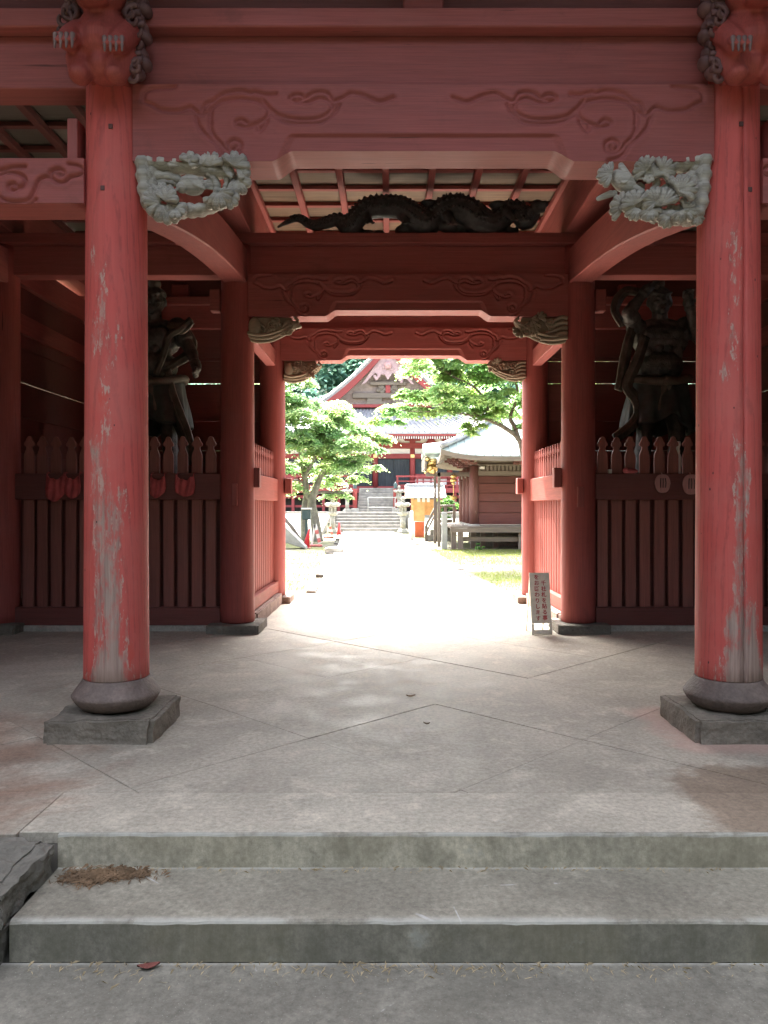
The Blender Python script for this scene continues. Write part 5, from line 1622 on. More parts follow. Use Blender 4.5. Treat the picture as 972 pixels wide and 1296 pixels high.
# brackets in the frieze
def bracket(x, big):
    m = MB()
    z0, z1 = HZ(561), HZ(554)
    if big:
        m.box(x - .2, x + .2, HY - .34, HY - .07, z0 + .002, z0 + .14); m.box(x - .55, x + .55, HY - .30, HY - .08, z0 + .15, z0 + .25)
        for dx in (-.45, 0, .45): m.box(x + dx - .12, x + dx + .12, HY - .32, HY - .07, z0 + .26, z1 + .02)
    else:
        m.prism([(x - .5, z0), (x - .34, z0 + .06), (x - .2, z0 + .28), (x + .2, z0 + .28), (x + .34, z0 + .06), (x + .5, z0)], HY - .2, HY - .06)
        m.box(x - .18, x + .18, HY - .22, HY - .06, z0 + .285, z1 + .0)
    part('bracket', m, M_dred, hall)
for c in cols: bracket(HX(c), True)
for a, b in zip(cols[:-1], cols[1:]): bracket(HX((a + b) / 2), False)
gm = MB()
for c in cols:
    gm.box(HX(c) - .13, HX(c) + .13, HY - .235, HY - .205, HZ(579.5), HZ(575.5))
stuff(part('gilt_plate', gm, M_gold, hall))
# eaves and lower roof
EY = 50.6
ez = PZ(552.5, EY)
xe0, xe1 = X0h - 2.6, X1h + 2.6
bx('eave_board', xe0, xe1, EY - .05, EY + .05, PZ(551.6, EY), PZ(547.6, EY), M_dred, hall)
rt = MB(); n = 150
for i in range(n):
    x = xe0 + (xe1 - xe0) * (i + .5) / n
    rt.box(x - .028, x + .028, EY + .02, EY + .12, PZ(555.2, EY), PZ(552.0, EY))
stuff(part('rafter_tip', rt, M_plaster, hall))
sf = MB(); sf.hexa([(xe0, EY + .125, PZ(554.6, EY)), (xe1, EY + .125, PZ(554.6, EY)), (xe1, HY - .3, PZ(554, EY) + .25), (xe0, HY - .3, PZ(554, EY) + .25)],
                   [(xe0, EY + .125, PZ(552, EY)), (xe1, EY + .125, PZ(552, EY)), (xe1, HY - .3, PZ(552, EY) + .3), (xe0, HY - .3, PZ(552, EY) + .3)])
part('soffit', sf, M_dred, hall)
def tiled(name, P00, P10, P01, P11, nrow, ncol, sag=0.0, mat=None, parent=None, th=.10, rad=.055):
    """roof slope: P00-P10 eave, P01-P11 top; sheets plus round cover tiles running down it"""
    P00, P10, P01, P11 = map(Vector, (P00, P10, P01, P11))
    def at(u, v):
        p = (P00.lerp(P10, u)).lerp(P01.lerp(P11, u), v); p.z -= sag * math.sin(math.pi * v); return p
    m = MB(); nu, nv = 8, 10
    v = []
    for s_ in (0, 1):
        for j in range(nv + 1):
            for i in range(nu + 1):
                q = at(i / nu, j / nv); q.z -= th * s_; v.append(q)
    f = []; W = nu + 1; B = W * (nv + 1)
    for s_ in (0, 1):
        for j in range(nv):
            for i in range(nu):
                a = s_ * B + j * W + i
                f.append((a, a + 1, a + W + 1, a + W))
    for i in range(nu):
        f.append((i, i + 1, B + i + 1, B + i)); f.append((nv * W + i, nv * W + i + 1, B + nv * W + i + 1, B + nv * W + i))
    for j in range(nv):
        f.append((j * W, (j + 1) * W, B + (j + 1) * W, B + j * W)); f.append((j * W + nu, (j + 1) * W + nu, B + (j + 1) * W + nu, B + j * W + nu))
    m.add(v, f, 0, False)
    o = part(name, m, mat or M_tile, parent)
    c = MB()
    for i in range(ncol):
        u = (i + .5) / ncol
        c.tube([at(u, j / 8.0) + Vector((0, 0, rad * .4)) for j in range(9)], rad, 6)
    stuff(part('roof_tile', c, mat or M_tile, o))
    return o
GYh = 55.0
gz0 = PZ(515, GYh)
ax, az = PX(491, GYh), PZ(440, GYh)
gxl, gxr = PX(410, GYh), PX(572, GYh)
tiled('lower_roof', (xe0, EY - .1, PZ(547.4, EY)), (xe1, EY - .1, PZ(547.4, EY)), (gxl - 2.0, GYh + .3, gz0 + .1), (gxr + 2.0, GYh + .3, gz0 + .1), 1, 62, .22, None, hall)
for sx, xe, gx in ((-1, xe0, gxl - 2.0), (1, xe1, gxr + 2.0)):
    tiled('lower_roof', (xe, EY - .1, PZ(547.4, EY)), (xe, EY + 16, PZ(547.4, EY)), (gx, GYh + .3, gz0 + .1), (gx, GYh + 12, gz0 + .1), 1, 40, .22, None, hall)
for sx, gx in ((-1, gxl), (1, gxr)):
    tiled('upper_roof', (gx - sx * 0 + sx * .45, GYh - .9, gz0 - .05), (gx + sx * .45, GYh + 12, gz0 - .05), (ax, GYh - .9, az + .25), (ax, GYh + 12, az + .25), 1, 42, .30, None, hall, .14)
    # verge: stacked pale tiles along the gable edge, then the red bargeboard
    def edge(t, dz):
        return Vector((gx + sx * .45 + (ax - gx - sx * .45) * t, 0, gz0 - .05 + (az + .3 - gz0) * t - .30 * math.sin(math.pi * t) + dz))
    for kk, (yy, dz, r_) in enumerate(((GYh - 1.0, .10, .085), (GYh - .75, .17, .085))):
        vm = MB()
        for i in range(40):
            a, b = edge(i / 40, dz), edge((i + .86) / 40, dz + .02)
            vm.tube([(a.x, yy, a.z), (b.x, yy, b.z)], r_, 7)
        stuff(part('verge_tile', vm, M_metal if kk == 0 else M_tile, hall))
    bm_ = MB(); v = []
    for i in range(17):
        a = edge(i / 16, -.14); wd = .62 - .12 * i / 16
        for y_ in (GYh - .92, GYh - .78):
            v += [(a.x, y_, a.z), (a.x, y_, a.z - wd)]
    f = []
    for i in range(16):
        b0, b1 = i * 4, i * 4 + 4
        f += [(b0, b0 + 1, b1 + 1, b1), (b0 + 2, b1 + 2, b1 + 3, b0 + 3), (b0, b1, b1 + 2, b0 + 2), (b0 + 1, b0 + 3, b1 + 3, b1 + 1)]
    f += [(0, 2, 3, 1), (64, 65, 67, 66)]
    bm_.add(v, f); o = part('bargeboard', bm_, M_dred, hall)
    gp = MB()
    for t_ in (.10, .97):
        a, b = edge(t_ - .07, -.25), edge(t_ + .02, -.25)
        gp.hexa([(a.x, GYh - .96, a.z - .3), (b.x, GYh - .96, b.z - .3), (b.x, GYh - .925, b.z - .3), (a.x, GYh - .925, a.z - .3)], [(a.x, GYh - .96, a.z), (b.x, GYh - .96, b.z), (b.x, GYh - .925, b.z), (a.x, GYh - .925, a.z)])
    part('gilt_fitting', gp, M_gold, o)
# gable wall, beams, pendant
gw = MB(); gw.prism([(gxl + .3, gz0 - .1), (gxr - .3, gz0 - .1), (ax, az - .1)], GYh + .02, GYh + .12); part('gable_wall', gw, m_plain('grey_brown_gable_board', (0.34, 0.27, 0.25), .9), hall)  # one even grey-brown over the whole gable wall
def gpx(x): return PX(x, GYh - .3)
def gpz(y): return PZ(y, GYh - .3)
bx('gable_beam', gpx(446), gpx(536), GYh - .4, GYh - .05, gpz(504), gpz(497.5), M_oldwood, hall, .03)
bx('gable_beam', gpx(436), gpx(546), GYh - .45, GYh - .05, gpz(516), gpz(512), M_dred, hall, .03)
bx('gable_beam', gpx(468), gpx(514), GYh - .4, GYh - .05, gpz(487.5), gpz(483), M_oldwood, hall, .03)
bx('king_post', gpx(488), gpx(494), GYh - .35, GYh - .05, gpz(497.3), gpz(487.7), M_dredz, hall)
for dx in (-17, 17):
    m = MB(); c = gpx(491 + dx); m.prism([(c - .75, gpz(511.8)), (c - .5, gpz(507)), (c - .55, gpz(504.2)), (c + .55, gpz(504.2)), (c + .5, gpz(507)), (c + .75, gpz(511.8))], GYh - .32, GYh - .05); part('frog_leg_strut', m, M_oldwood, hall)
for sx in (-1, 1):
    m = MB()
    for (dx, y, r) in ((4, 493, .2), (8, 490, .26), (12, 494, .2), (7, 496, .2)):
        m.ell((gpx(491 + sx * dx), GYh - .2, gpz(y)), (r, .14, r * .9))
    part('gable_carving', m, M_oldwood, hall)
# carved pendant under the gable peak
pm = MB()
rrp = random.Random(2)
out = [(491, 481), (486, 473), (480, 476), (476, 470), (470, 473), (468, 482), (461, 484)]
pl = [(491, 482)] + [(485, 473), (480, 478), (475, 473), (468, 480), (463, 486), (458, 488), (476, 462), (488, 447), (491, 444)]
O = pl + [(982 - x, y) for x, y in reversed(pl[1:-1])]
pm.prism([(gpx(x), gpz(y)) for x, y in O], GYh - .75, GYh - .66)
for k in range(18):
    x = rrp.uniform(474, 508); y = 458 + abs(x - 491) * .85 + rrp.uniform(2, 12)
    pm.ell((gpx(x), GYh - .76, gpz(y)), (.16, .05, .11), Matrix.Rotation(rrp.uniform(0, 3), 3, 'Y'))
part('gable_pendant', pm, m_plain('pale_pink_carving', (0.40, 0.28, 0.29), 0.8, var=.25), hall)
gd = MB(); gd.lathe([(.02, 0), (.26, .03), (.30, .10), (.10, .13), (.05, .2)], (0, 0, 0), 6); gd.v = [(gpx(491) + a, GYh - .80 - c, gpz(464) + b) for a, b, c in gd.v]
part('pendant_boss', gd, m_plain('pink_boss', (0.5, 0.3, 0.3), .7), hall)
bx('ridge', ax - .3, ax + .3, GYh - 1.1, GYh + 12.2, az + .12, az + .65, M_tile, hall, .05)
# veranda railings
def railing(x0, x1, label, y=50.95, ztop=PZ(612, 50.6)):
    t = thing('veranda_railing', label, 'railing', ((x0 + x1) / 2, y, FZ), 'hall veranda railings')
    n = max(2, int(abs(x1 - x0) / 1.25))
    for i in range(n + 1):
        x = x0 + (x1 - x0) * i / n; bx('post', x - .06, x + .06, y - .06, y + .06, FZ + .002, FZ + .72, M_dredz, t)
    for z, h in ((FZ + .14, .09), (FZ + .42, .08), (FZ + .73, .11)):
        bx('rail', x0 - .1, x1 + .1, y - .045, y + .045, z, z + h, M_dred, t)
railing(xe0 + .8, PX(449, 50.9), 'red veranda railing of the hall left of the upper steps')
railing(PX(503, 50.9), xe1 - .8, 'red veranda railing of the hall right of the upper steps')
us = MB()
lg = MB()
for x0_, x1_ in ((xe0 + .8, PX(448, 51)), (PX(503, 51), xe1 - .8)):
    n = int((x1_ - x0_) / .95)
    for i in range(n + 1):
        x = x0_ + (x1_ - x0_) * i / n; us.box(x - .09, x + .09, 51.0, 51.18, 1.08, FZ - .302)
    lg.box(x0_, x1_, 51.2, 51.26, 1.95, 2.15); lg.box(x0_, x1_, 51.2, 51.26, 1.35, 1.5)
stuff(part('veranda_post', us, M_dredz, hall)); part('veranda_rail', lg, M_dred, hall)
bx('foundation', X0h - .8, X1h + .8, 51.8, HY + 12, 1.07, FZ - .302, m_plain('dark_underfloor', (0.05, 0.045, 0.04), .9), hall)

# ---------------- stone lanterns
def stone_lantern(x, y, z, h, label):
    t = thing('stone_lantern', label, 'lantern', (x, y, z), 'stone lanterns by the stairs')
    k = h / 2.0
    def L(name, prof, seg=6, sm=False, rot=.3):
        m = MB(); m.lathe([(r * k, q * k) for r, q in prof], (x, y, z), seg, 0, sm, rot=rot); return part(name, m, M_lantern, t)
    L('base', [(.36, 0), (.36, .12), (.30, .14), (.27, .22), (.20, .25)])
    L('shaft', [(.15, .25), (.135, .5), (.15, .52), (.15, .57), (.135, .6), (.15, .95)], 16, True)
    L('platform', [(.17, .95), (.28, 1.04), (.31, 1.06), (.31, 1.15), (.24, 1.16)])
    m = MB()
    for i in range(6):
        a = .3 + i * math.pi / 3
        m.box(x + .17 * k * math.cos(a) - .045 * k, x + .17 * k * math.cos(a) + .045 * k, y + .17 * k * math.sin(a) - .045 * k, y + .17 * k * math.sin(a) + .045 * k, z + 1.162 * k, z + 1.43 * k)
    m.lathe([(.2 * k, 0), (.2 * k, .05 * k)], (x, y, z + 1.163 * k), 6, rot=.3, smooth=False); m.lathe([(.2 * k, 0), (.2 * k, .05 * k)], (x, y, z + 1.378 * k), 6, rot=.3, smooth=False)
    m.lathe([(.13 * k, 0), (.13 * k, .26 * k)], (x, y, z + 1.165 * k), 6, rot=.9, smooth=False)
    part('fire_box', m, M_lantern, t)
    m = MB(); nn = 36; pr = [(.30, 1.44), (.43, 1.475), (.44, 1.52), (.30, 1.60), (.16, 1.68), (.10, 1.70)]
    v = []; f = []
    for r, q in pr:
        for j in range(nn):
            a = .3 + 2 * math.pi * j / nn
            c6 = abs(math.cos(3 * (a - .3))) ** 8
            rr_ = r * (0.88 + .14 * c6); qq = q + (.09 * c6 if r > .28 else 0)
            v.append((x + rr_ * k * math.cos(a), y + rr_ * k * math.sin(a), z + qq * k))
    for i in range(len(pr) - 1):
        for j in range(nn): f.append((i * nn + j, i * nn + (j + 1) % nn, (i + 1) * nn + (j + 1) % nn, (i + 1) * nn + j))
    f.append(tuple(reversed(range(nn)))); f.append(tuple((len(pr) - 1) * nn + j for j in range(nn)))
    m.add(v, f, 0, True); part('cap', m, M_lantern, t)
    L('jewel', [(.07, 1.70), (.13, 1.74), (.10, 1.78), (.06, 1.80), (.13, 1.87), (.11, 1.94), (.01, 2.02)], 14, True)
stone_lantern(PX(421, 42), 42, -.05, 2.0, 'pale stone lantern in front of the stairs on the left, by the far cone')
stone_lantern(PX(510, 42), 42, -.05, 2.0, 'pale stone lantern in front of the stairs on the right, beside the kiosk')
stone_lantern(PX(439.5, 47), 47, 1.08, 1.62, 'smaller stone lantern up on the terrace left of the red stair posts')
stone_lantern(PX(505, 47), 47.2, 1.08, 1.62, 'smaller stone lantern up on the terrace right of the red stair posts')

# ---------------- cones, barriers
def cone(x, y, h, leanx, label):
    t = thing('traffic_cone', label, 'cone', (x, y, -.05), 'red traffic cones beside the path')
    m = MB(); b = .19 * h / .7
    m.hexa([(x - b, y - b, -.05), (x + b, y - b, -.05), (x + b, y + b, -.05), (x - b, y + b, -.05)], [(x - b * .95, y - b * .95, -.02), (x + b * .95, y - b * .95, -.02), (x + b * .95, y + b * .95, -.02), (x - b * .95, y + b * .95, -.02)])
    part('base', m, M_pinkstripe, t, bevel=.01)
    m = MB(); m.lathe([(.14 * h / .7, 0), (.035, h - .05), (.03, h), (.005, h + .01)], (0, 0, 0), 20)
    m.v = [(x + a + leanx * c, y + b_, -.02 + c) for a, b_, c in m.v]; part('body', m, M_cone, t)
cone(PX(387, 27.3), 27.3, .66, .20, 'larger red traffic cone leaning to the right, nearest on the left')
cone(PX(429, 38.8), 38.8, .62, .02, 'small upright red traffic cone far off at the foot of the stairs')
def barrier(x, y, s, label):
    t = thing('barrier_stand', label, 'barrier', (x, y, -.05), 'faded striped barrier stands')
    m = MB(); m.box(x - .28 * s, x + .28 * s, y - .12, y + .12, -.05, .03); part('foot', m, M_pinkstripe, t, bevel=.02)
    A, B = Vector((x - .10 * s, y, .02)), Vector((x + .02 * s, y, .78 * s)); Cc = Vector((x + .20 * s, y, .06))
    m = MB(); m.strip([A, A.lerp(B, .5), B], .07, .04, smooth=False); part('bar', m, M_whitep, t)
    m = MB(); m.strip([B, B.lerp(Cc, .5), Cc], .12, .04, smooth=False); part('bar', m, M_whitep, t)
    for q in (.30, .72):
        m = MB(); m.strip([B.lerp(Cc, q) + Vector((0, -.004, 0)), B.lerp(Cc, q + .1) + Vector((0, -.004, 0)), B.lerp(Cc, q + .2) + Vector((0, -.004, 0))], .124, .05, smooth=False); part('stripe', m, M_pinkstripe, t)
barrier(PX(398, 28.3), 28.3, 1.0, 'pink and white striped barrier stand just behind the leaning cone')
barrier(PX(416, 36), 36, .85, 'pink and white striped barrier stand by the left lantern')

# ---------------- green metal box on a post, tree props and slab on the left
t = thing('metal_box', 'dark green metal box on a post in front of the left tree', 'box', (PX(388, 31), 31, -.05))
x = PX(388, 31)
bx('box', x - .17, x + .17, 30.85, 31.15, .90, 1.30, M_greenbox, t, .015)
bx('lid', x - .20, x + .20, 30.8, 31.2, 1.302, 1.37, M_whitep, t, .015)
bx('post', x - .05, x + .05, 30.95, 31.05, -.05, .898, M_greenbox, t)
sl = MB(); sl.hexa([(PX(352, 27), 26.6, .28), (PX(389, 27), 26.6, -.05), (PX(389, 27), 27.4, -.05), (PX(352, 27), 27.4, .28)], [(PX(352, 27), 26.6, 1.02), (PX(388, 27), 26.6, .04), (PX(388, 27), 27.4, .04), (PX(352, 27), 27.4, 1.02)])
tag(part('sloping_kerb', sl, M_slab, bevel=.02), 'pale grey sloping concrete kerb coming down from the left edge', 'kerb')
m = MB(); m.tube([(PX(360, 30), 30, .95), (PX(370, 30), 30, .6), (PX(384, 30), 30, -.06)], .07, 8)
tag(part('fallen_log', m, M_oldwoodz), 'grey leaning log propped behind the sloping kerb', 'log')

# ---------------- kiosk, posts and small steps on the right
KY = 37.0
t = thing('notice_kiosk', 'small orange timber kiosk with a pale metal roof right of the stairs', 'kiosk', (PX(538, KY), KY, -.05))
def KX(p): return PX(p, KY)
def KZ(p): return PZ(p, KY)
bx('panel', KX(524), KX(537.5), KY - .02, KY + .06, KZ(660), KZ(632), M_orange, t)
bx('panel', KX(538), KX(552), KY + .5, KY + .58, KZ(652), KZ(632), M_orange, t)
bx('base_panel', KX(525), KX(537), KY - .03, KY + .07, -.05, KZ(660.3), M_vermil, t)
for px_ in (522.5, 551.5): bx('post', KX(px_) - .05, KX(px_) + .05, KY - .06, KY + .06, -.05, KZ(628), M_orange, t)
for px_ in (522.5, 551.5): bx('post', KX(px_) - .05, KX(px_) + .05, KY + .85, KY + .95, -.05, KZ(628), M_orange, t)
bx('crossbar', KX(521), KX(553), KY - .05, KY + .05, KZ(632), KZ(628.2), M_oldwood, t)
for i, px_ in enumerate((530, 536, 542)):
    bx('paper', KX(px_) - .07, KX(px_) + .07, KY - .075, KY - .065, KZ(635.5), KZ(630.5), M_whitep, t)
m = MB(); m.prism([(KY - .75, KZ(629)), (KY - .75, KZ(630.5)), (KY + .45, KZ(616.5)), (KY + 1.65, KZ(630.5)), (KY + 1.65, KZ(629)), (KY + .45, KZ(614))], KX(513), KX(563), 0, 'x'); part('roof', m, M_metal, t)
bx('ridge', KX(514), KX(562), KY + .3, KY + .6, KZ(615.5), KZ(612), M_tile, t, .03)
def post(px, py0, Y, w, label, mat):
    x = PX(px, Y); t = thing('stone_post', label, 'post', (x, Y, -.05), 'pale posts right of the path')
    z1 = PZ(py0, Y)
    bx('shaft', x - w, x + w, Y - w, Y + w, -.06, z1 - .05, mat, t, .015); m = MB(); m.hexa([(x - w, Y - w, z1 - .05), (x + w, Y - w, z1 - .05), (x + w, Y + w, z1 - .05), (x - w, Y + w, z1 - .05)], [(x - w * .6, Y - w * .6, z1), (x + w * .6, Y - w * .6, z1), (x + w * .6, Y + w * .6, z1), (x - w * .6, Y + w * .6, z1)]); part('top', m, mat, t)
post(562.5, 648, 26.4, .095, 'tall pale grey post in front of the dark wooden hall on the right', M_slab)
post(521, 646, 34, .08, 'slim white post beside the left panel of the kiosk', M_whitep)
t = thing('small_stairs', 'little stone steps with railings between the kiosk and the dark wooden hall', 'stairs', (PX(548, 33), 33, -.05))
for k in range(4): bx('step', PX(540 + 4 * k, 33), PX(572, 33), 32.6 + .05 * k, 33.8, (-.06 if k == 0 else .22 * k + .002), .22 * (k + 1), M_hallstair, t, .01)
m = MB(); m.tube([(PX(538, 33), 32.55, .55), (PX(551, 33), 32.75, 1.45), (PX(575, 33), 32.75, 1.45)], .05, 8); m.tube([(PX(538, 33), 32.55, .25), (PX(551, 33), 32.75, 1.15), (PX(575, 33), 32.75, 1.15)], .035, 8)
for px_, z_ in ((539, .6), (551, 1.62), (563, 1.46), (574, 1.46)): m.box(PX(px_, 33) - .06, PX(px_, 33) + .06, 32.6, 32.72, -.05, z_)
part('railing', m, M_oldwoodz, t)

# ---------------- the wooden hall on the right
BY = 27.5
sh_ = thing('side_hall', 'small dark wooden hall with a pale copper roof on the right of the court', 'hall', (5.5, 29.5, -.05))
bxl, bxr, byb = 3.02, 7.98, 31.6
def BZ(py): return PZ(py, BY)
# planks of the near wall, and of the wall facing the path
edges = [664, 649, 635, 624, 612, 602.5]
for a, b in zip(edges[:-1], edges[1:]):
    bx('plank', bxl + .12, bxr - .12, BY - .03, BY + .03, BZ(a) + .006, BZ(b) - .006, M_wine, sh_, .012)
bx('wall_core', bxl + .1, bxr - .1, BY + .032, BY + .1, BZ(664), BZ(580), M_oldwood, sh_)
bx('sill', bxl - .1, bxr + .1, BY - .09, BY + .08, BZ(669), BZ(664) - .003, M_oldwood, sh_, .01)
bx('head_beam', bxl - .1, bxr + .1, BY - .08, BY + .08, BZ(602.2), BZ(596), M_oldwood, sh_, .01)
bx('head_beam', bxl - .15, bxr + .15, BY - .10, BY + .10, BZ(589.5), BZ(587.5), M_oldwood, sh_, .01)
tr = MB()
for i in range(34):
    x = bxl + .2 + (bxr - bxl - .4) * i / 33; tr.box(x - .045, x + .045, BY - .05, BY + .02, BZ(595.8), BZ(589.7))
stuff(part('transom_slat', tr, M_oldwoodz, sh_))
bx('sensor_lamp', PX(607, BY), PX(612.5, BY), BY - .25, BY - .12, BZ(594), BZ(590.5), M_whitep, sh_, .02)
for y in (BY, BY + 1.35, BY + 2.7, byb):
    m = MB(); m.lathe([(.17, 0), (.165, BZ(589.6) - BZ(664.3))], (bxl, y, BZ(664.3)), 18); part('column', m, M_winez, sh_)
    m = MB(); m.lathe([(.24, 0), (.22, .12), (.18, .16)], (bxl, y, BZ(669) + .004), 18); part('column_base', m, M_stone_pale, sh_)
m = MB(); m.lathe([(.17, 0), (.165, BZ(589.6) - BZ(664.3))], (bxr, BY, BZ(664.3)), 18); part('column', m, M_winez, sh_)
for y in (BY + .2, BY + 1.55, BY + 2.9):
    m = MB(); m.box(bxl - .03, bxl + .03, y, y + 1.0, BZ(664), BZ(600)); o = part('door', m, M_oldwoodz, sh_)
    k = MB()
    for i in range(7): k.box(bxl - .055, bxl - .032, y + .05 + i * .14, y + .09 + i * .14, BZ(655), BZ(603))
    stuff(part('lattice', k, M_oldwoodz, o))
bx('wall', bxl, bxr, byb, byb + .1, BZ(664), BZ(580), M_oldwood, sh_); bx('wall', bxr - .05, bxr + .05, BY + .1, byb, BZ(664), BZ(580), M_oldwood, sh_)
bx('head_beam', bxl - .09, bxl + .09, BY + .18, byb + .1, BZ(602.2), BZ(596), M_oldwood, sh_, .01)
# bracket clusters under the eave
rrb = random.Random(8)
for (x, y, dx, dy) in [(bxl, BY, -.6, -.6), (bxl, BY + 1.35, -.8, 0), (bxl, BY + 2.7, -.8, 0), (bxl + 1.6, BY, 0, -.5), (bxl + 3.2, BY, 0, -.5)]:
    m = MB()
    for k in range(4):
        s_ = .25 + .25 * k; z = BZ(589) + .02 + .075 * k
        cx_, cy_ = x + dx * s_ * .8, y + dy * s_ * .8
        m.box(cx_ - .22, cx_ + .22, cy_ - .05, cy_ + .05, z, z + .06); m.box(cx_ - .05, cx_ + .05, cy_ - .22, cy_ + .22, z + .001, z + .061)
        for ex, ey in ((-.18, 0), (.18, 0), (0, -.18), (0, .18)): m.box(cx_ + ex - .05, cx_ + ex + .05, cy_ + ey - .05, cy_ + ey + .05, z + .062, z + .09)
    part('bracket', m, M_winez, sh_)
# hipped roof, hollow slopes, corners swept up
rx0_, rx1_, ry0_, ry1_ = 1.72, 9.3, 25.7, 33.3
apx, apy, apz = 5.5, 29.5, 6.1
zeav = PZ(577.5, ry0_)
rm = MB(); N = 36
for th in (.0, -.16):
    b = len(rm.v)
    for j in range(N + 1):
        for i in range(N + 1):
            x = rx0_ + (rx1_ - rx0_) * i / N; y = ry0_ + (ry1_ - ry0_) * j / N
            e = max(abs(x - apx) / (rx1_ - apx), abs(y - apy) / (ry1_ - apy)); u = 1 - e
            o_ = min(abs(x - apx) / (rx1_ - apx), abs(y - apy) / (ry1_ - apy))
            z = zeav + (apz - zeav) * (u * .72 + .28 * u * u) + .26 * (o_ / max(e, 1e-6)) ** 6 * e ** 2 + th * (1 if u < .98 else 1)
            rm.v.append((x, y, z))
    for j in range(N):
        for i in range(N):
            a = b + j * (N + 1) + i; rm.f.append((a, a + 1, a + N + 2, a + N + 1)); rm.m.append(0 if th == 0 else 1); rm.sm.append(True)
NBb = (N + 1) ** 2
rim = [i for i in range(N + 1)] + [j * (N + 1) + N for j in range(1, N + 1)] + [N * (N + 1) + i for i in range(N - 1, -1, -1)] + [j * (N + 1) for j in range(N - 1, 0, -1)]
for k in range(len(rim)):
    a, b = rim[k], rim[(k + 1) % len(rim)]; rm.f.append((a, b, b + NBb, a + NBb)); rm.m.append(1); rm.sm.append(False)
ro = part('roof', rm, [M_copper, M_oldwood], sh_)
# hip ridges and batten seams
for cx_, cy_ in ((rx0_, ry0_), (rx1_, ry0_), (rx0_, ry1_), (rx1_, ry1_)):
    pts = []
    for i in range(13):
        u = i / 12; e = 1 - u
        pts.append((cx_ + (apx - cx_) * u, cy_ + (apy - cy_) * u, zeav + (apz - zeav) * (u * .72 + .28 * u * u) + .26 * e ** 2 + .09))
    m = MB(); m.tube(pts, [.10] * 13, 8); part('hip_ridge', m, M_tile, ro)
m = MB()
for i in range(1, 26):
    x = rx0_ + (rx1_ - rx0_) * i / 26
    top = 1 - abs(x - apx) / (rx1_ - apx)
    pts = []
    for k in range(7):
        u = top * k / 6; y = ry0_ + (apy - ry0_) * u; e = 1 - u; o_ = abs(x - apx) / (rx1_ - apx)
        pts.append((x, y, zeav + (apz - zeav) * (u * .72 + .28 * u * u) + .26 * (o_ / max(e, 1e-6)) ** 6 * e ** 2 + .012))
    m.tube(pts, .022, 5)
stuff(part('roof_seam', m, M_copper, ro))
m = MB(); m.lathe([(.35, -.1), (.35, .25), (.2, .3), (.28, .45), (.2, .65), (.02, .9)], (apx, apy, apz), 12); part('finial', m, M_tile, ro)
# veranda deck on posts
dz0 = PZ(670, 26.5); dz1 = PZ(666.5, 26.5)
for i in range(6):
    y = 26.45 + .17 * i; bx('deck_board', 2.1, 9.0, y, y + .16, dz1 - .05, dz1 + .004 * (i % 2), M_oldwood, sh_, .005)
for i in range(7):
    x = 2.1 + .15 * i; bx('deck_board', x, x + .14, 27.48, 32.4, dz1 - .052, dz1 + .004 * (i % 2), M_oldwoodz, sh_, .005)
bx('deck_beam', 2.1, 9.0, 26.42, 26.54, dz1 - .2, dz1 - .055, M_oldwood, sh_)
for x in (2.22, 2.45, 4.55, 6.6, 8.6): bx('deck_post', x - .09, x + .09, 26.5, 26.66, -.06, dz1 - .202, M_oldwoodz, sh_)
for x in (3.0, 3.35, 3.8, 4.9): bx('deck_post', x - .09, x + .09, 27.5, 27.66, -.06, dz1 - .06, M_oldwoodz, sh_)
bx('deck_beam', 2.5, 9.0, 26.6, 26.66, .22, .38, M_oldwood, sh_)
bx('underfloor', 3.2, 7.8, 28.4, 31.2, -.06, dz1 - .06, M_stone_dark, sh_)
# porch with a curved gable and gilt carving on the side of the path
pr = thing('porch', 'small porch with curved pale roof and gilt carving beside the dark wooden hall', 'porch', (2.0, 29.6, -.05))
v = []; f = []; m = MB()
n = 16
def porz(t): return PZ(583, 29.5) + .62 * math.cos(math.pi * t) ** 2 * (1 if abs(t) < .5 else 0) + .30 * abs(2 * t) ** 3
for s_, th in ((0, 0), (1, -.12)):
    for i in range(n + 1):
        t_ = -.5 + i / n
        for x in (PX(536, 29), PX(566, 29), 3.2):
            v.append((x, 29.5 + 2.9 * t_, porz(t_) + th + .12 * (x - 1.2)))
for s_ in (0, 1):
    for i in range(n):
        for k in range(2):
            a = s_ * (n + 1) * 3 + i * 3 + k; f.append((a, a + 1, a + 4, a + 3))
B = (n + 1) * 3
for i in range(n): f += [(i * 3, i * 3 + 3, B + i * 3 + 3, B + i * 3), (i * 3 + 2, i * 3 + 5, B + i * 3 + 5, B + i * 3 + 2)]
f += [(0, 1, B + 1, B), (1, 2, B + 2, B + 1), (n * 3, n * 3 + 1, B + n * 3 + 1, B + n * 3), (n * 3 + 1, n * 3 + 2, B + n * 3 + 2, B + n * 3 + 1)]
m.add(v, f, 0, True); part('roof', m, M_copper, pr)
xg = PX(538, 28.9)
m = MB(); rrg = random.Random(3)
for k in range(26):
    m.ell((xg + rrg.uniform(.02, .35), 28.35 + rrg.uniform(-.25, .5), PZ(589, 28.5) + rrg.uniform(-.28, .28)), (rrg.uniform(.05, .12), .08, rrg.uniform(.04, .09)))
m.box(xg + .05, xg + .42, 28.2, 28.75, PZ(597, 28.5), PZ(592, 28.5))
part('gilt_carving', m, M_gold, pr)
m = MB(); m.box(xg - .05, xg + .02, 28.1, 30.9, PZ(594, 28.5), PZ(579, 28.5)); part('gable_board', m, M_oldwood, pr)
m = MB(); m.box(xg, 3.0, 28.25, 28.40, PZ(603, 28.3), PZ(598, 28.3)); part('beam', m, M_oldwood, pr)
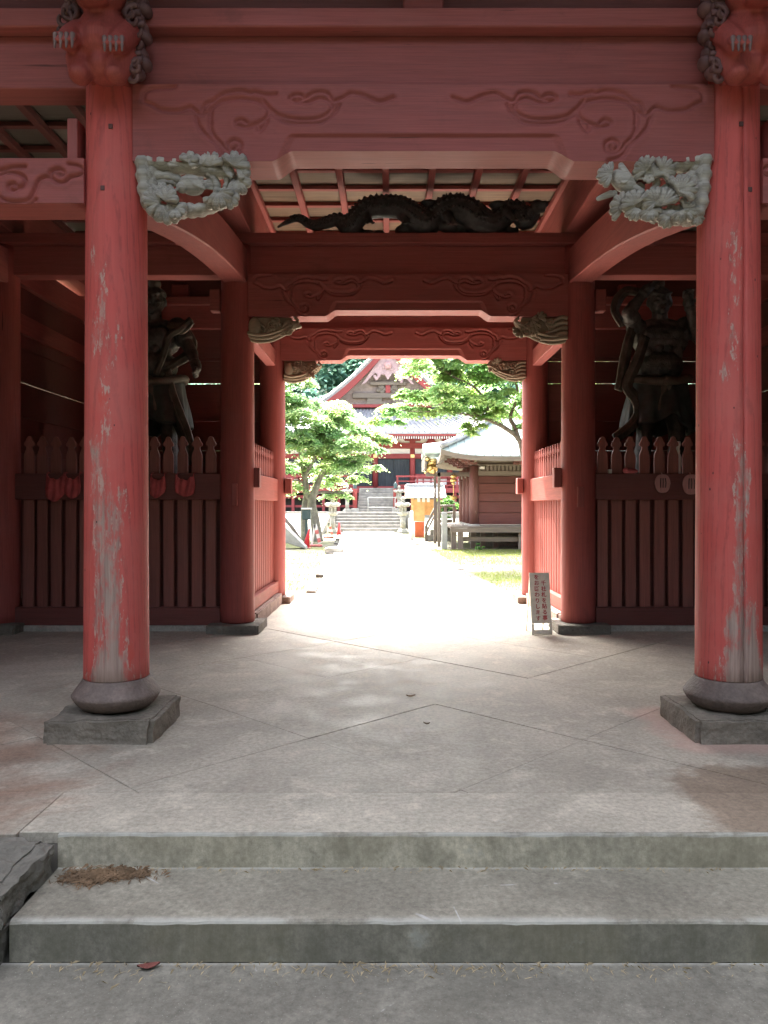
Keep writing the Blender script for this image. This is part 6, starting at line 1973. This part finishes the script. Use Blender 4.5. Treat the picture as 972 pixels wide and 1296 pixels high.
for y in (28.3, 30.7):
    m = MB(); m.box(PX(555.5, 28.3) - .05, PX(555.5, 28.3) + .05, y - .05, y + .05, -.05, PZ(598.2, 28.3)); part('post', m, M_oldwoodz, pr)
gl = MB()
x = PX(574, 28.2)
for z, r in ((PZ(603, 28.2), .09), (PZ(608, 28.2), .10), (PZ(612, 28.2), .06), (PZ(630, 28.2), .11)):
    gl.ell((x, 28.2, z), (r * 1.3, .06, r * .7))
gl.tube([(x, 28.2, PZ(600, 28.2)), (x, 28.2, PZ(634, 28.2))], .018, 6)
tag(part('hanging_ornament', gl, M_gold), 'gilt hanging ornament under the left eave of the dark wooden hall', 'ornament')
# ================================================================== TREES AND HILL
def m_leaf(name, col, trans, tint=0.22):
    t = NT(name)
    a = t.noise(t.coord(), 1.3, 3); b = t.noise(t.coord(), 9.0, 2)
    k = t.math('ADD', t.math('MULTIPLY', a, .6), t.math('MULTIPLY', b, .5))
    c1 = t.mul(t.mix(t.mr(b, .35, .65), col, tuple(v * f for v, f in zip(col, (.6, .8, .8)))), t.mr(k, .35, .75, 1 - tint, 1 + tint, False))
    c2 = t.mul(t.mix(t.mr(a, .35, .65), trans, tuple(v * f for v, f in zip(trans, (.75, .9, 1.2)))), t.mr(k, .35, .75, 1 - tint, 1 + tint, False))
    d = t.n('ShaderNodeBsdfPrincipled', {'Base Color': c1, 'Roughness': .5, 'Specular IOR Level': .35})
    tr = t.n('ShaderNodeBsdfTranslucent', {'Color': c2})
    mx = t.n('ShaderNodeMixShader', {0: .7, 1: d.outputs[0], 2: tr.outputs[0]})
    t.t.links.new(mx.outputs[0], t.out.inputs[0]); return t.m
M_leaf1 = m_leaf('maple_leaf', (0.14, 0.20, 0.085), (0.54, 0.68, 0.28))
M_leaf2 = m_leaf('bright_maple_leaf', (0.14, 0.205, 0.08), (0.54, 0.70, 0.25))
M_leaf3 = m_leaf('dark_forest_leaf', (0.028, 0.06, 0.03), (0.045, 0.10, 0.045))
M_leaf5 = m_leaf('hill_leaf', (0.10, 0.17, 0.11), (0.26, 0.42, 0.27))
M_leaf6 = m_leaf('cedar_leaf', (0.018, 0.035, 0.018), (0.02, 0.04, 0.018))  # leaves of the added screening trees, kept dark to limit bounce light
M_leaf4 = m_leaf('shrub_leaf', (0.07, 0.13, 0.03), (0.12, 0.24, 0.05))
M_bark = m_stone('grey_brown_bark', (0.20, 0.18, 0.15), 6, .95, .8, (0.08, 0.07, 0.055))
M_bark2 = m_stone('pale_lichen_bark', (0.30, 0.29, 0.25), 6, .95, .7, (0.14, 0.13, 0.11))

def leaves(name, clusters, per, size, mat, seed, flat=.45, star=True, parent=None):
    """many small leaf faces in layered sprays"""
    rg = np.random.RandomState(seed); V = []; Fc = []; nb = 0
    for (c, r) in clusters:
        n = int(per * (r ** 2))
        # sprays: thin, drooping tiers inside the cluster
        ns = max(4, int(9 * r))
        sc_ = rg.normal(0, 1, (ns, 3)); sc_ /= np.linalg.norm(sc_, axis=1)[:, None]
        sc_ *= (rg.rand(ns, 1) ** .4) * r * np.array([1, 1, flat])
        w = rg.rand(ns) + .2; w /= w.sum()
        idx = rg.choice(ns, n, p=w)
        sr = r * (.22 + .28 * rg.rand(ns))
        q = rg.normal(0, 1, (n, 3)); q *= sr[idx][:, None] * np.array([.75, .75, .16])
        q[:, 2] -= .22 * (q[:, 0] ** 2 + q[:, 1] ** 2) / (sr[idx] + .01)
        p = np.array(c)[None, :] + sc_[idx] + q
        # leaf frame: mostly flat, random yaw and tilt
        yaw = rg.rand(n) * 2 * np.pi; tx = rg.normal(0, .55, n); ty = rg.normal(0, .55, n); s = size * (.6 + .8 * rg.rand(n))
        u = np.c_[np.cos(yaw), np.sin(yaw), tx]; u /= np.linalg.norm(u, axis=1)[:, None]
        v = np.c_[-np.sin(yaw), np.cos(yaw), ty]; v /= np.linalg.norm(v, axis=1)[:, None]
        nrm = np.cross(u, v)
        a = p - u * s[:, None] * .5; b = p + v * s[:, None] * .42 + nrm * s[:, None] * .08; d = p + u * s[:, None] * .6 - nrm * s[:, None] * .1; e = p - v * s[:, None] * .42 + nrm * s[:, None] * .08
        blk = np.stack([a, b, d, e], 1).reshape(-1, 3); V.append(blk)
        base = nb + np.arange(n) * 4
        Fc.append(np.c_[base, base + 1, base + 2]); Fc.append(np.c_[base, base + 2, base + 3]); nb += 4 * n
    V = np.concatenate(V); Fc = np.concatenate(Fc)
    me = bpy.data.meshes.new(name)
    me.vertices.add(len(V)); me.vertices.foreach_set('co', V.ravel().astype(np.float32))
    me.loops.add(len(Fc) * 3); me.loops.foreach_set('vertex_index', Fc.ravel().astype(np.int32))
    me.polygons.add(len(Fc)); me.polygons.foreach_set('loop_start', np.arange(0, len(Fc) * 3, 3, dtype=np.int32))
    me.update(); me.validate(); me.materials.append(mat)
    return link(name, me, parent)

def tree(name, label, cat, base, trunks, clusters, per, size, mat, bark, seed, group=None, flat=.45):
    t = thing(name, label, cat, base, group)
    rr = random.Random(seed); m = MB()
    nodes = []
    for pts, r0, r1 in trunks:
        P = smooth_line(pts, 6); n = len(P)
        m.tube(P, [r0 + (r1 - r0) * (i / (n - 1)) ** .8 for i in range(n)], 10)
        nodes += [(P[i], r0 + (r1 - r0) * (i / (n - 1)) ** .8) for i in range(n // 3, n)]
    part('trunk', m, bark, t)
    b = MB()
    for c, r in clusters:
        c = Vector(c)
        q, rq = min(nodes, key=lambda a: (a[0] - c).length + max(0, a[0].z - c.z) * 1.5)
        d = c - q; r0 = min(rq * .6, .05 + .02 * d.length)
        pts = [q, q + d * .35 + Vector((rr.uniform(-.15, .15), rr.uniform(-.15, .15), .10 * d.length)), q + d * .75 + Vector((rr.uniform(-.1, .1), rr.uniform(-.1, .1), .06 * d.length)), c]
        P = smooth_line(pts, 4); n = len(P)
        b.tube(P, [r0 * (1 - .8 * i / (n - 1)) for i in range(n)], 6)
        for k in range(5):
            e = c + Vector((rr.uniform(-1, 1), rr.uniform(-1, 1), rr.uniform(-.25, .35))) * r * .85
            s_ = P[rr.randint(n // 2, n - 1)]
            b.tube(smooth_line([s_, s_.lerp(e, .5) + Vector((0, 0, .06)), e], 3), [r0 * .35, r0 * .3, r0 * .25, r0 * .2, r0 * .16, r0 * .1, r0 * .06][:7], 5)
    part('branch', b, bark, t)
    leaves('crown', clusters, per, size, mat, seed, flat, parent=t)
    return t

def PT(px, py, Y): return (PX(px, Y), Y, PZ(py, Y))
rr = random.Random(21)
# left tree
cl = []
for (px, py, Y, r) in [(300, 520, 33, 1.2), (330, 500, 32, 1.2), (372, 505, 31.5, .8), (398, 512, 33, .8), (425, 518, 32, .85), (380, 530, 30.5, .9), (412, 540, 31, .9), (440, 535, 33, .8), (468, 545, 32, .7),
                       (375, 556, 31, .9), (405, 566, 32.5, .9), (436, 560, 31, .9), (466, 566, 33, .65), (345, 550, 32, 1.1), (370, 585, 32, .7), (400, 590, 34, .8), (428, 583, 33, .85), (452, 585, 32, .7), (447, 603, 33, .55), (468, 590, 33, .5), (415, 606, 34, .7),
                       (330, 590, 33, 1.0), (385, 480, 33, .6), (365, 480, 31, .7), (425, 626, 33.5, .45), (438, 626, 33.5, .35), (485, 556, 32, .5), (360, 610, 33, .7), (310, 560, 34, 1.2)]:
    cl.append((PT(px, py, Y + rr.uniform(-.6, .6)), r))
tree('maple_tree', 'pale green maple with twin mossy trunks left of the path', 'tree', PT(397, 684, 33),
     [([PT(402, 686, 33), PT(399, 660, 33), PT(395, 635, 33), PT(402, 612, 33), PT(412, 590, 33), PT(425, 560, 32.8)], .26, .07),
      ([PT(386, 686, 33.2), PT(385, 650, 33.2), PT(388, 620, 33.2), PT(383, 590, 33), PT(378, 560, 33), PT(370, 520, 33)], .19, .05),
      ([PT(395, 635, 33), PT(386, 622, 33), PT(388, 600, 32.6), PT(398, 580, 32.2), PT(402, 550, 32)], .12, .04)],
     cl, 5200, .105, M_leaf1, M_bark2, 5)
# right tree: branch reaching over from behind the right rear column
cl = []
for (px, py, Y, r) in [(522, 468, 20, .36), (535, 460, 19.5, .45), (555, 470, 20, .6), (585, 465, 20.5, .6), (615, 468, 20, .6), (648, 470, 19.6, .55), (514, 500, 20, .34), (535, 492, 20.5, .55), (565, 498, 19.6, .55), (595, 495, 20.5, .6), (625, 500, 20, .55), (650, 505, 20, .5),
                       (492, 518, 20, .36), (515, 520, 20.2, .4), (548, 518, 19.8, .42), (578, 515, 20.2, .42), (600, 540, 20, .26), (592, 546, 20, .20), (640, 520, 20.3, .42), (480, 532, 20, .26), (530, 440, 20, .6), (580, 435, 20, .7), (630, 438, 20, .7), (680, 450, 20, .8), (690, 490, 20, .7), (660, 540, 20.2, .25), (506, 535, 20, .2), (615, 522, 20.2, .35), (720, 460, 20, .9)]:
    cl.append((PT(px, py, Y + rr.uniform(-.4, .4)), r))
tree('maple_tree', 'bright green maple whose branches hang over the court from the right', 'tree', PT(668, 710, 20),
     [([PT(674, 712, 20), PT(672, 650, 20), PT(668, 600, 20), PT(662, 575, 20), PT(656, 555, 20), PT(638, 541, 20), PT(622, 533, 20), PT(605, 527, 20), PT(592, 517, 20)], .115, .03),
      ([PT(656, 556, 20), PT(651, 540, 20.1), PT(646, 527, 20.1), PT(655, 500, 20.2), PT(650, 470, 20.2)], .075, .03),
      ([PT(662, 575, 20), PT(690, 530, 20), PT(690, 470, 20)], .12, .05),
      ([PT(622, 533, 20), PT(617, 522, 20), PT(616, 510, 20), PT(600, 490, 20), PT(570, 475, 20)], .045, .02),
      ([PT(605, 527, 20), PT(570, 522, 20), PT(540, 521, 20), PT(505, 520, 20)], .03, .012)],
     cl, 11000, .078, M_leaf2, M_bark, 6)
# shrub behind the kiosk
sb = thing('shrub', 'round green shrub between the kiosk and the dark wooden hall', 'shrub', PT(562, 652, 40))
leaves('foliage', [(PT(558, 640, 40), .45), (PT(566, 636, 40), .5), (PT(572, 642, 40), .45), (PT(563, 648, 40), .4)], 2200, .11, M_leaf4, 8, .8, parent=sb)
m = MB(); m.tube([PT(563, 655, 40), PT(563, 645, 40), PT(566, 636, 40)], .04, 6); part('stem', m, M_bark, sb)
sb = thing('small_plant', 'little weed growing on the ground before the dark wooden hall', 'plant', PT(607, 696, 25.2))
leaves('foliage', [(PT(607, 691, 25.2), .12), (PT(604, 693, 25.2), .09), (PT(611, 694, 25.2), .09)], 4200, .06, M_leaf4, 9, .8, parent=sb)
m = MB(); m.tube([PT(607, 698, 25.2), PT(607, 691, 25.2)], .01, 5); part('stem', m, M_bark, sb)

# hill behind the hall, with woods
def hillz(x, y):
    t = max(0, (y - 72) / 60.0)
    return -0.2 + 42 * (t ** 1.25 if t < 1 else 1 + .25 * (t - 1)) * (1 + .12 * math.sin(x * .05 + 1) + .06 * math.sin(x * .13)) if t > 0 else -0.2
h = MB(); nx_, ny_ = 60, 18
for j in range(ny_ + 1):
    for i in range(nx_ + 1):
        x = -180 + 360 * i / nx_; y = 70 + 110 * j / ny_; h.v.append((x, y, hillz(x, y)))
for j in range(ny_):
    for i in range(nx_):
        a = j * (nx_ + 1) + i; h.f.append((a, a + 1, a + nx_ + 2, a + nx_ + 1)); h.m.append(0); h.sm.append(True)
setting(part('hill', h, m_plain('forest_floor', (0.05, 0.07, 0.03), .95, var=.4, scale=.3)))
rg = random.Random(31); cl = []
for k in range(330):
    y = rg.uniform(70, 118); x = rg.uniform(-62, 62) * (y / 95)
    H = rg.uniform(2.2, 4.5)
    z = hillz(x, y) + H * .8
    for q in range(3): cl.append(((x + rg.uniform(-1, 1) * H * .4, y + rg.uniform(-1, 1) * H * .3, z + q * H * .45), H * (.8 - .17 * q)))
tag(stuff(leaves('forest', cl, 40, .6, M_leaf5, 33, .9)), 'dense dark wood covering the hill behind the hall', 'wood')
# foreground pale-leaved bamboo-like tree on the hill side is part of the wood

# grass on the court
def grass(name, spots, label, seed):
    rr = random.Random(seed); m = MB()
    for (x0, x1, y0, y1, n) in spots:
        for _ in range(n):
            x, y = rr.uniform(x0, x1), rr.uniform(y0, y1)
            if pathx(y, -1) - .25 < x < pathx(y, 1) + .28: continue
            a = rr.uniform(0, 6.28); hgt = rr.uniform(.02, .075); w = rr.uniform(.004, .009); bx_, by_ = rr.uniform(-.03, .03), rr.uniform(-.03, .03)
            m.add([(x - w * math.cos(a), y - w * math.sin(a), -.055), (x + w * math.cos(a), y + w * math.sin(a), -.055), (x + bx_, y + by_, -.055 + hgt)], [(0, 1, 2)])
    o = stuff(part(name, m, M_grass)); return tag(o, label, 'grass')
M_grass = m_leaf('short_grass_blade', (0.17, 0.19, 0.05), (0.22, 0.25, 0.05))
grass('grass', [(1.4, 7, 13.5, 17, 9000), (1.4, 6, 19.5, 26.3, 16000), (2, 6, 17, 19.5, 1500)], 'short yellow green grass on the ground right of the path', 41)
grass('grass', [(-4.5, -1.2, 13.5, 17, 3600), (-5, -1.5, 18, 25, 6500)], 'short yellow green grass on the ground left of the path', 42)

m = MB(); m.box(-60, 60, -60, -1.6, -0.5, -0.43)
setting(part('unseen_dark_ground', m, m_plain('bounce_cutting_ground', (0.055, 0.05, 0.035), .95, var=.4, scale=.8)))  # unseen dark sheet added over the ground to cut bounce onto the beams
# unseen tall trees added to block skylight, before the gate and on both sides
rg = random.Random(77)
def sky_screen_woods(name, boxes, label, seed, per=60):
    cl = []; tm = MB()
    for (x0, x1, y0, y1, n, h0, h1) in boxes:
        for _ in range(n):
            x, y, H = rg.uniform(x0, x1), rg.uniform(y0, y1), rg.uniform(h0, h1)
            tm.tube([(x, y, -.5), (x + rg.uniform(-.2, .2), y, H * .5), (x, y, H * .95)], [.32, .22, .04], 8)
            k = int(H / 1.5)
            for q in range(k):
                t_ = (q + .3) / k; r = (1.1 + 2.0 * (1 - t_) ** .8) * rg.uniform(.8, 1.15)
                cl.append(((x + rg.uniform(-.6, .6), y + rg.uniform(-.6, .6), .4 + H * t_), r))
    t = thing(name, label, 'wood', (boxes[0][0], boxes[0][2], -.46)); t['kind'] = 'stuff'
    part('trunk', tm, M_bark, t); leaves('crown', cl, per, .55, M_leaf6, seed, .7, parent=t)
sky_screen_woods('sky_screen_woods', [(-26, 26, -22, -9, 46, 10, 15)], 'unseen wood of tall trees added before the gate to block skylight', 51)
sky_screen_woods('sky_screen_woods', [(-24, -9.5, -9, 9.5, 26, 9, 14)], 'unseen wood of tall trees added left of the gate to block skylight', 52)
sky_screen_woods('sky_screen_woods', [(10, 24, -9, 9.5, 26, 9, 14)], 'unseen wood of tall trees added right of the gate to block skylight', 53)
